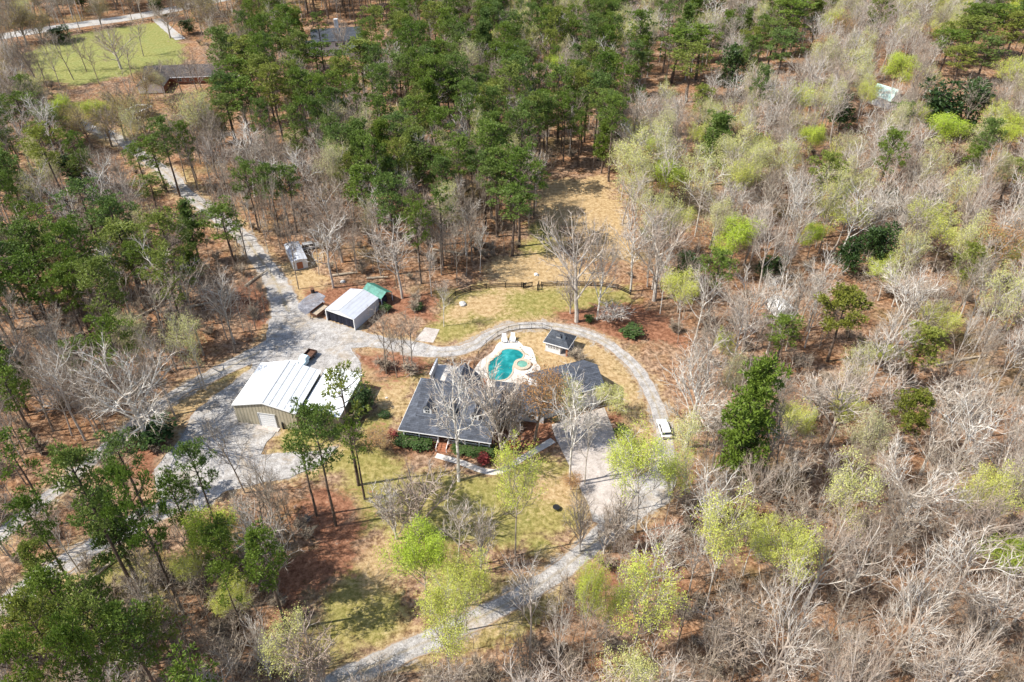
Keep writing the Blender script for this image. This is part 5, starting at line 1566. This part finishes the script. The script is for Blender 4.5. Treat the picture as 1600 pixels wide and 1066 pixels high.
HC = []
for t in COLLECT:
    if t[0] in ('sapling', 'bush', 'bare_bush', 'red_bush'): continue
    v_ = KINDS[t[0]][t[1]]; hh = v_[3] * t[5]
    a_ = P(t[2], t[3], hh * .75)
    if t[0] in ('pine', 'full_pine', 'olive_pine', 'cedar', 'lime_tree', 'vivid_tree'): HC.append((a_[0], a_[1], v_[2] * t[4] * a_[2], P(t[2], t[3], 0)[1], .5 if t[0] != 'pine' or a_[0] > 1000 else .3))
heroes_xy = np.array([(t[2], t[3]) for t in COLLECT])
r = random.Random(99)
ST = 5.6
fill = 0
THIN = []
yy = 34.0
while yy < 430:
    half = 90 + yy * 0.72
    st = ST * (1.0 if yy < 250 else 1.12)
    xx = -half
    while xx < half:
        if yy < 120 and xx > 8 and r.random() < .16: xx += st; continue
        x = xx + r.uniform(-.45, .45) * st; y = yy + r.uniform(-.45, .45) * st
        xx += st
        bx, by, sc = P(x, y, 0)
        if bx < -260 or bx > 1860 or by > 1420 or by < -30: continue
        if in_any(OPEN_BASE, bx, by): continue
        h = r.uniform(15, 23)
        cx_, cy_, csc = P(x, y, h * .78)
        tx_, ty_, _ = P(x, y, h)
        if ty_ > 1080 or cx_ < -60 or cx_ > 1660: continue
        bad = False
        for q, rad in ROADS_PX:
            a = np.array([bx]), np.array([by])
            if sdist([(p[0], p[1]) for p in q], a[0], a[1], False)[0] < rad * (1.0 if by > 400 else .7): bad = True; break
            if sdist([(p[0], p[1]) for p in q], np.array([cx_]), np.array([cy_]), False)[0] < rad * 1.7: bad = True; break
        if bad: continue
        if in_any(OPEN_CROWN, cx_, cy_): continue
        # keep a crown out of open ground unless it is slight
        if in_any(OPEN_CROWN, tx_, ty_ + 6): continue
        if any(abs(cx_ - hc[0]) < hc[2] * hc[4] and hc[1] - 10 < cy_ < hc[1] + hc[2] * .7 + 8 and by > hc[3] + 2 for hc in HC): continue
        dmin = np.min(np.hypot(heroes_xy[:, 0] - x, heroes_xy[:, 1] - y))
        if dmin < (3.8 if bx > 850 and by > 500 else 2.6): continue
        k_ = zone_kind(cx_, cy_, r)
        if bx > 850 and by > 640 and k_ in ('pine', 'cedar'): k_ = 'bare_pale'
        if k_ in ('pine', 'thin_pine', 'full_pine'):
            if k_ != 'full_pine': h *= r.uniform(1.0, 1.2)
            w_ = h * r.uniform(.29, .41)
        elif k_ == 'cedar': h = r.uniform(6, 12); w_ = h * .6
        elif k_ == 'bare_oak': w_ = h * r.uniform(.6, .8); h *= .9
        elif k_ == 'bare_vase': h *= .7; w_ = h * .8
        elif k_ == 'olive_tree': h *= .75; w_ = h * .8
        else: w_ = h * r.uniform(.36, .56)
        if k_ in ('lime_tree', 'rust_tree'): h *= .85
        place(k_, x, y, h, w_)
        fill += 1
    yy += st
for _ in range(3600):
    bx, by = r.uniform(-40, 1640), r.uniform(170, 1200)
    if bx > 900 and r.random() < .45: continue
    if bx > 560 and by > 520 and bx < 900: continue
    if in_any(OPEN_BASE, bx, by) or r.random() < (by - 170) / 1400: continue
    x, y = G(bx, by); h = r.uniform(11, 18)
    cx_, cy_, _ = P(x, y, h * .8)
    if in_any(OPEN_CROWN, cx_, cy_) or in_any(OPEN_CROWN, *P(x, y, h)[:2]): continue
    if any(sdist([(p[0], p[1]) for p in q], np.array([a_]), np.array([c_]), False)[0] < rad * m_ for q, rad in ROADS_PX for a_, c_, m_ in ((bx, by, 1), (cx_, cy_, 1.2))): continue
    if any(abs(cx_ - hc[0]) < hc[2] * .6 and hc[1] - 14 < cy_ < hc[1] + hc[2] * .9 + 12 and by > hc[3] - 6 for hc in HC): continue
    if len(THIN) and min(math.hypot(x - q[0], y - q[1]) for q in THIN) < 3.6: continue
    THIN.append((x, y))
    place('bare_brown' if r.random() < .6 else 'bare_pale', x, y, h, h * r.uniform(.24, .4))
    if len(THIN) > 800: break
print('THIN', len(THIN))
# understorey saplings and twiggy shrubs
ns = 0
for _ in range(9000):
    if ns > 1900: break
    bx, by = r.uniform(-60, 1660), 60 + 1100 * r.random() ** 1.2
    x, y = G(bx, by)
    if by < 120 and r.random() < .5: continue
    if bx > 900 and r.random() < .6: continue
    if in_any(OPEN_BASE, bx, by): continue
    if any(sdist([(p[0], p[1]) for p in q], np.array([bx]), np.array([by]), False)[0] < rad * 1.3 for q, rad in ROADS_PX): continue
    h = r.uniform(4, 9)
    cx_, cy_, csc = P(x, y, h)
    if in_any(OPEN_CROWN, cx_, cy_) and r.random() < .8: continue
    k_ = r.choices(('sapling', 'bare_bush'), (.62, .38))[0]
    if k_ == 'bare_bush': h = r.uniform(1.6, 3.4)
    place(k_, x, y, h, h * r.uniform(.5, .9) if k_ == 'sapling' else h * 1.1)
    ns += 1
print('TREES', len(COLLECT), 'fill', fill, 'under', ns)

# individuals: the 300 of each kind that show largest; the rest is one stuff object per kind
groups = {}
for t in COLLECT:
    groups.setdefault(INFO[t[0]][0], []).append(t)
lab_count = {}
stuff = {}
for nm, L in groups.items():
    def size(t):
        px, py, sc = P(t[2], t[3], KINDS[t[0]][t[1]][3] * t[5] * .7)
        vis = 1 if (-20 < px < 1620 and -20 < py < 1090) else .05
        return (1e6 if t[7] else 0) + sc * t[5] * KINDS[t[0]][t[1]][3] * vis
    L.sort(key=size, reverse=True)
    ind, rest = L[:298], L[298:]
    if rest: stuff[nm] = rest
    for t in ind:
        kind, vi, x, y, sx, sz, rot, label = t
        v = KINDS[kind][vi]
        name, cat, plural, look = INFO[kind]
        bx, by, _ = P(x, y, 0)
        pos, lm = where(bx, by)
        Hh = v[3] * sz; Wd = v[2] * sx
        big = {'sapling': (6.5, 'small', 'tall'), 'shrub': (2.4, 'low', 'tall')}.get(name)
        if big: adj = big[2] if Hh > big[0] else big[1]
        else: adj = ('tall' if Hh > 20.5 else 'medium-height' if Hh > 15 else 'short') + (' broad' if Wd / Hh > .55 else ' slender' if Wd / Hh < .36 else '')
        lab = label or (adj + ' ' + look + ' ' + pos)
        if len(lab.replace('-', ' ').split()) > 16: lab = look + ' ' + pos.replace('just ', '').replace('well ', '')
        o = thing(name, lab, cat, (x, y, 0), rot, plural + ' near ' + lm)
        o.scale = (sx, sx, sz)
        for me, pn in ((v[0], 'trunk'), (v[1], v[4])):
            c = bpy.data.objects.new(pn, me); col.objects.link(c); c.parent = o

# ---------------------------------------------------------------- the far and small rest of the wood, scattered
def scatter(name, label, cat, items):
    sc = bpy.data.collections.new(name + '_source')
    keys = sorted({(t[0], t[1]) for t in items})
    idx = {}
    for i, k in enumerate(keys):
        v = KINDS[k[0]][k[1]]
        tr, fo = v[7], v[8]
        m1 = v[5]; m2 = v[6] if isinstance(v[6], list) else [v[6]]
        b = MB(); b.v = list(tr.v) + list(fo.v); n = len(tr.v)
        b.f = list(tr.f) + [tuple(j + n for j in f) for f in fo.f]
        b.m = [0] * len(tr.f) + [q + 1 for q in fo.m]
        o = bpy.data.objects.new('tree_%02d' % i, b.mesh('tree', [m1] + m2))
        sc.objects.link(o)
        idx[k] = i
    me = bpy.data.meshes.new(name)
    me.from_pydata([(t[2], t[3], 0) for t in items], [], [])
    a = me.attributes.new('i_scale', 'FLOAT_VECTOR', 'POINT'); a.data.foreach_set('vector', [q for t in items for q in (t[4], t[4], t[5])])
    a = me.attributes.new('i_rot', 'FLOAT_VECTOR', 'POINT'); a.data.foreach_set('vector', [q for t in items for q in (0, 0, t[6])])
    a = me.attributes.new('i_idx', 'INT', 'POINT'); a.data.foreach_set('value', [idx[(t[0], t[1])] for t in items])
    o = bpy.data.objects.new(name, me); col.objects.link(o)
    tag(o, label, cat, kind='stuff')
    ng = bpy.data.node_groups.new(name + '_nodes', 'GeometryNodeTree')
    ng.interface.new_socket('Geometry', in_out='INPUT', socket_type='NodeSocketGeometry')
    ng.interface.new_socket('Geometry', in_out='OUTPUT', socket_type='NodeSocketGeometry')
    gi = ng.nodes.new('NodeGroupInput'); go = ng.nodes.new('NodeGroupOutput')
    ip = ng.nodes.new('GeometryNodeInstanceOnPoints'); ci = ng.nodes.new('GeometryNodeCollectionInfo')
    ci.inputs[0].default_value = sc
    ci.inputs['Separate Children'].default_value = True
    ci.inputs['Reset Children'].default_value = True
    ip.inputs['Pick Instance'].default_value = True

    def na(n, ty):
        q = ng.nodes.new('GeometryNodeInputNamedAttribute'); q.data_type = ty; q.inputs[0].default_value = n
        return q.outputs[0]
    ng.links.new(gi.outputs[0], ip.inputs['Points'])
    ng.links.new(ci.outputs[0], ip.inputs['Instance'])
    ng.links.new(na('i_idx', 'INT'), ip.inputs['Instance Index'])
    ng.links.new(na('i_rot', 'FLOAT_VECTOR'), ip.inputs['Rotation'])
    ng.links.new(na('i_scale', 'FLOAT_VECTOR'), ip.inputs['Scale'])
    ng.links.new(ip.outputs[0], go.inputs[0])
    md = o.modifiers.new('scatter', 'NODES'); md.node_group = ng
    return o


SL = {'pine_tree': ('pine_forest', 'distant dark green pines merging into one wood', 'pine wood'),
      'bare_tree': ('bare_woodland', 'mass of distant leafless grey and brown trees', 'woodland'),
      'budding_tree': ('budding_woodland', 'distant pale green budding trees spread through the woods', 'woodland'),
      'sapling': ('understorey', 'bare saplings filling the far forest floor', 'undergrowth'),
      'shrub': ('brush', 'bare twiggy brush covering the forest floor', 'brush'),
      'cedar_tree': ('evergreen_wood', 'distant dark evergreens', 'woodland')}
for nm, items in stuff.items():
    print('STUFF', nm, len(items))
    scatter(*SL[nm], items)
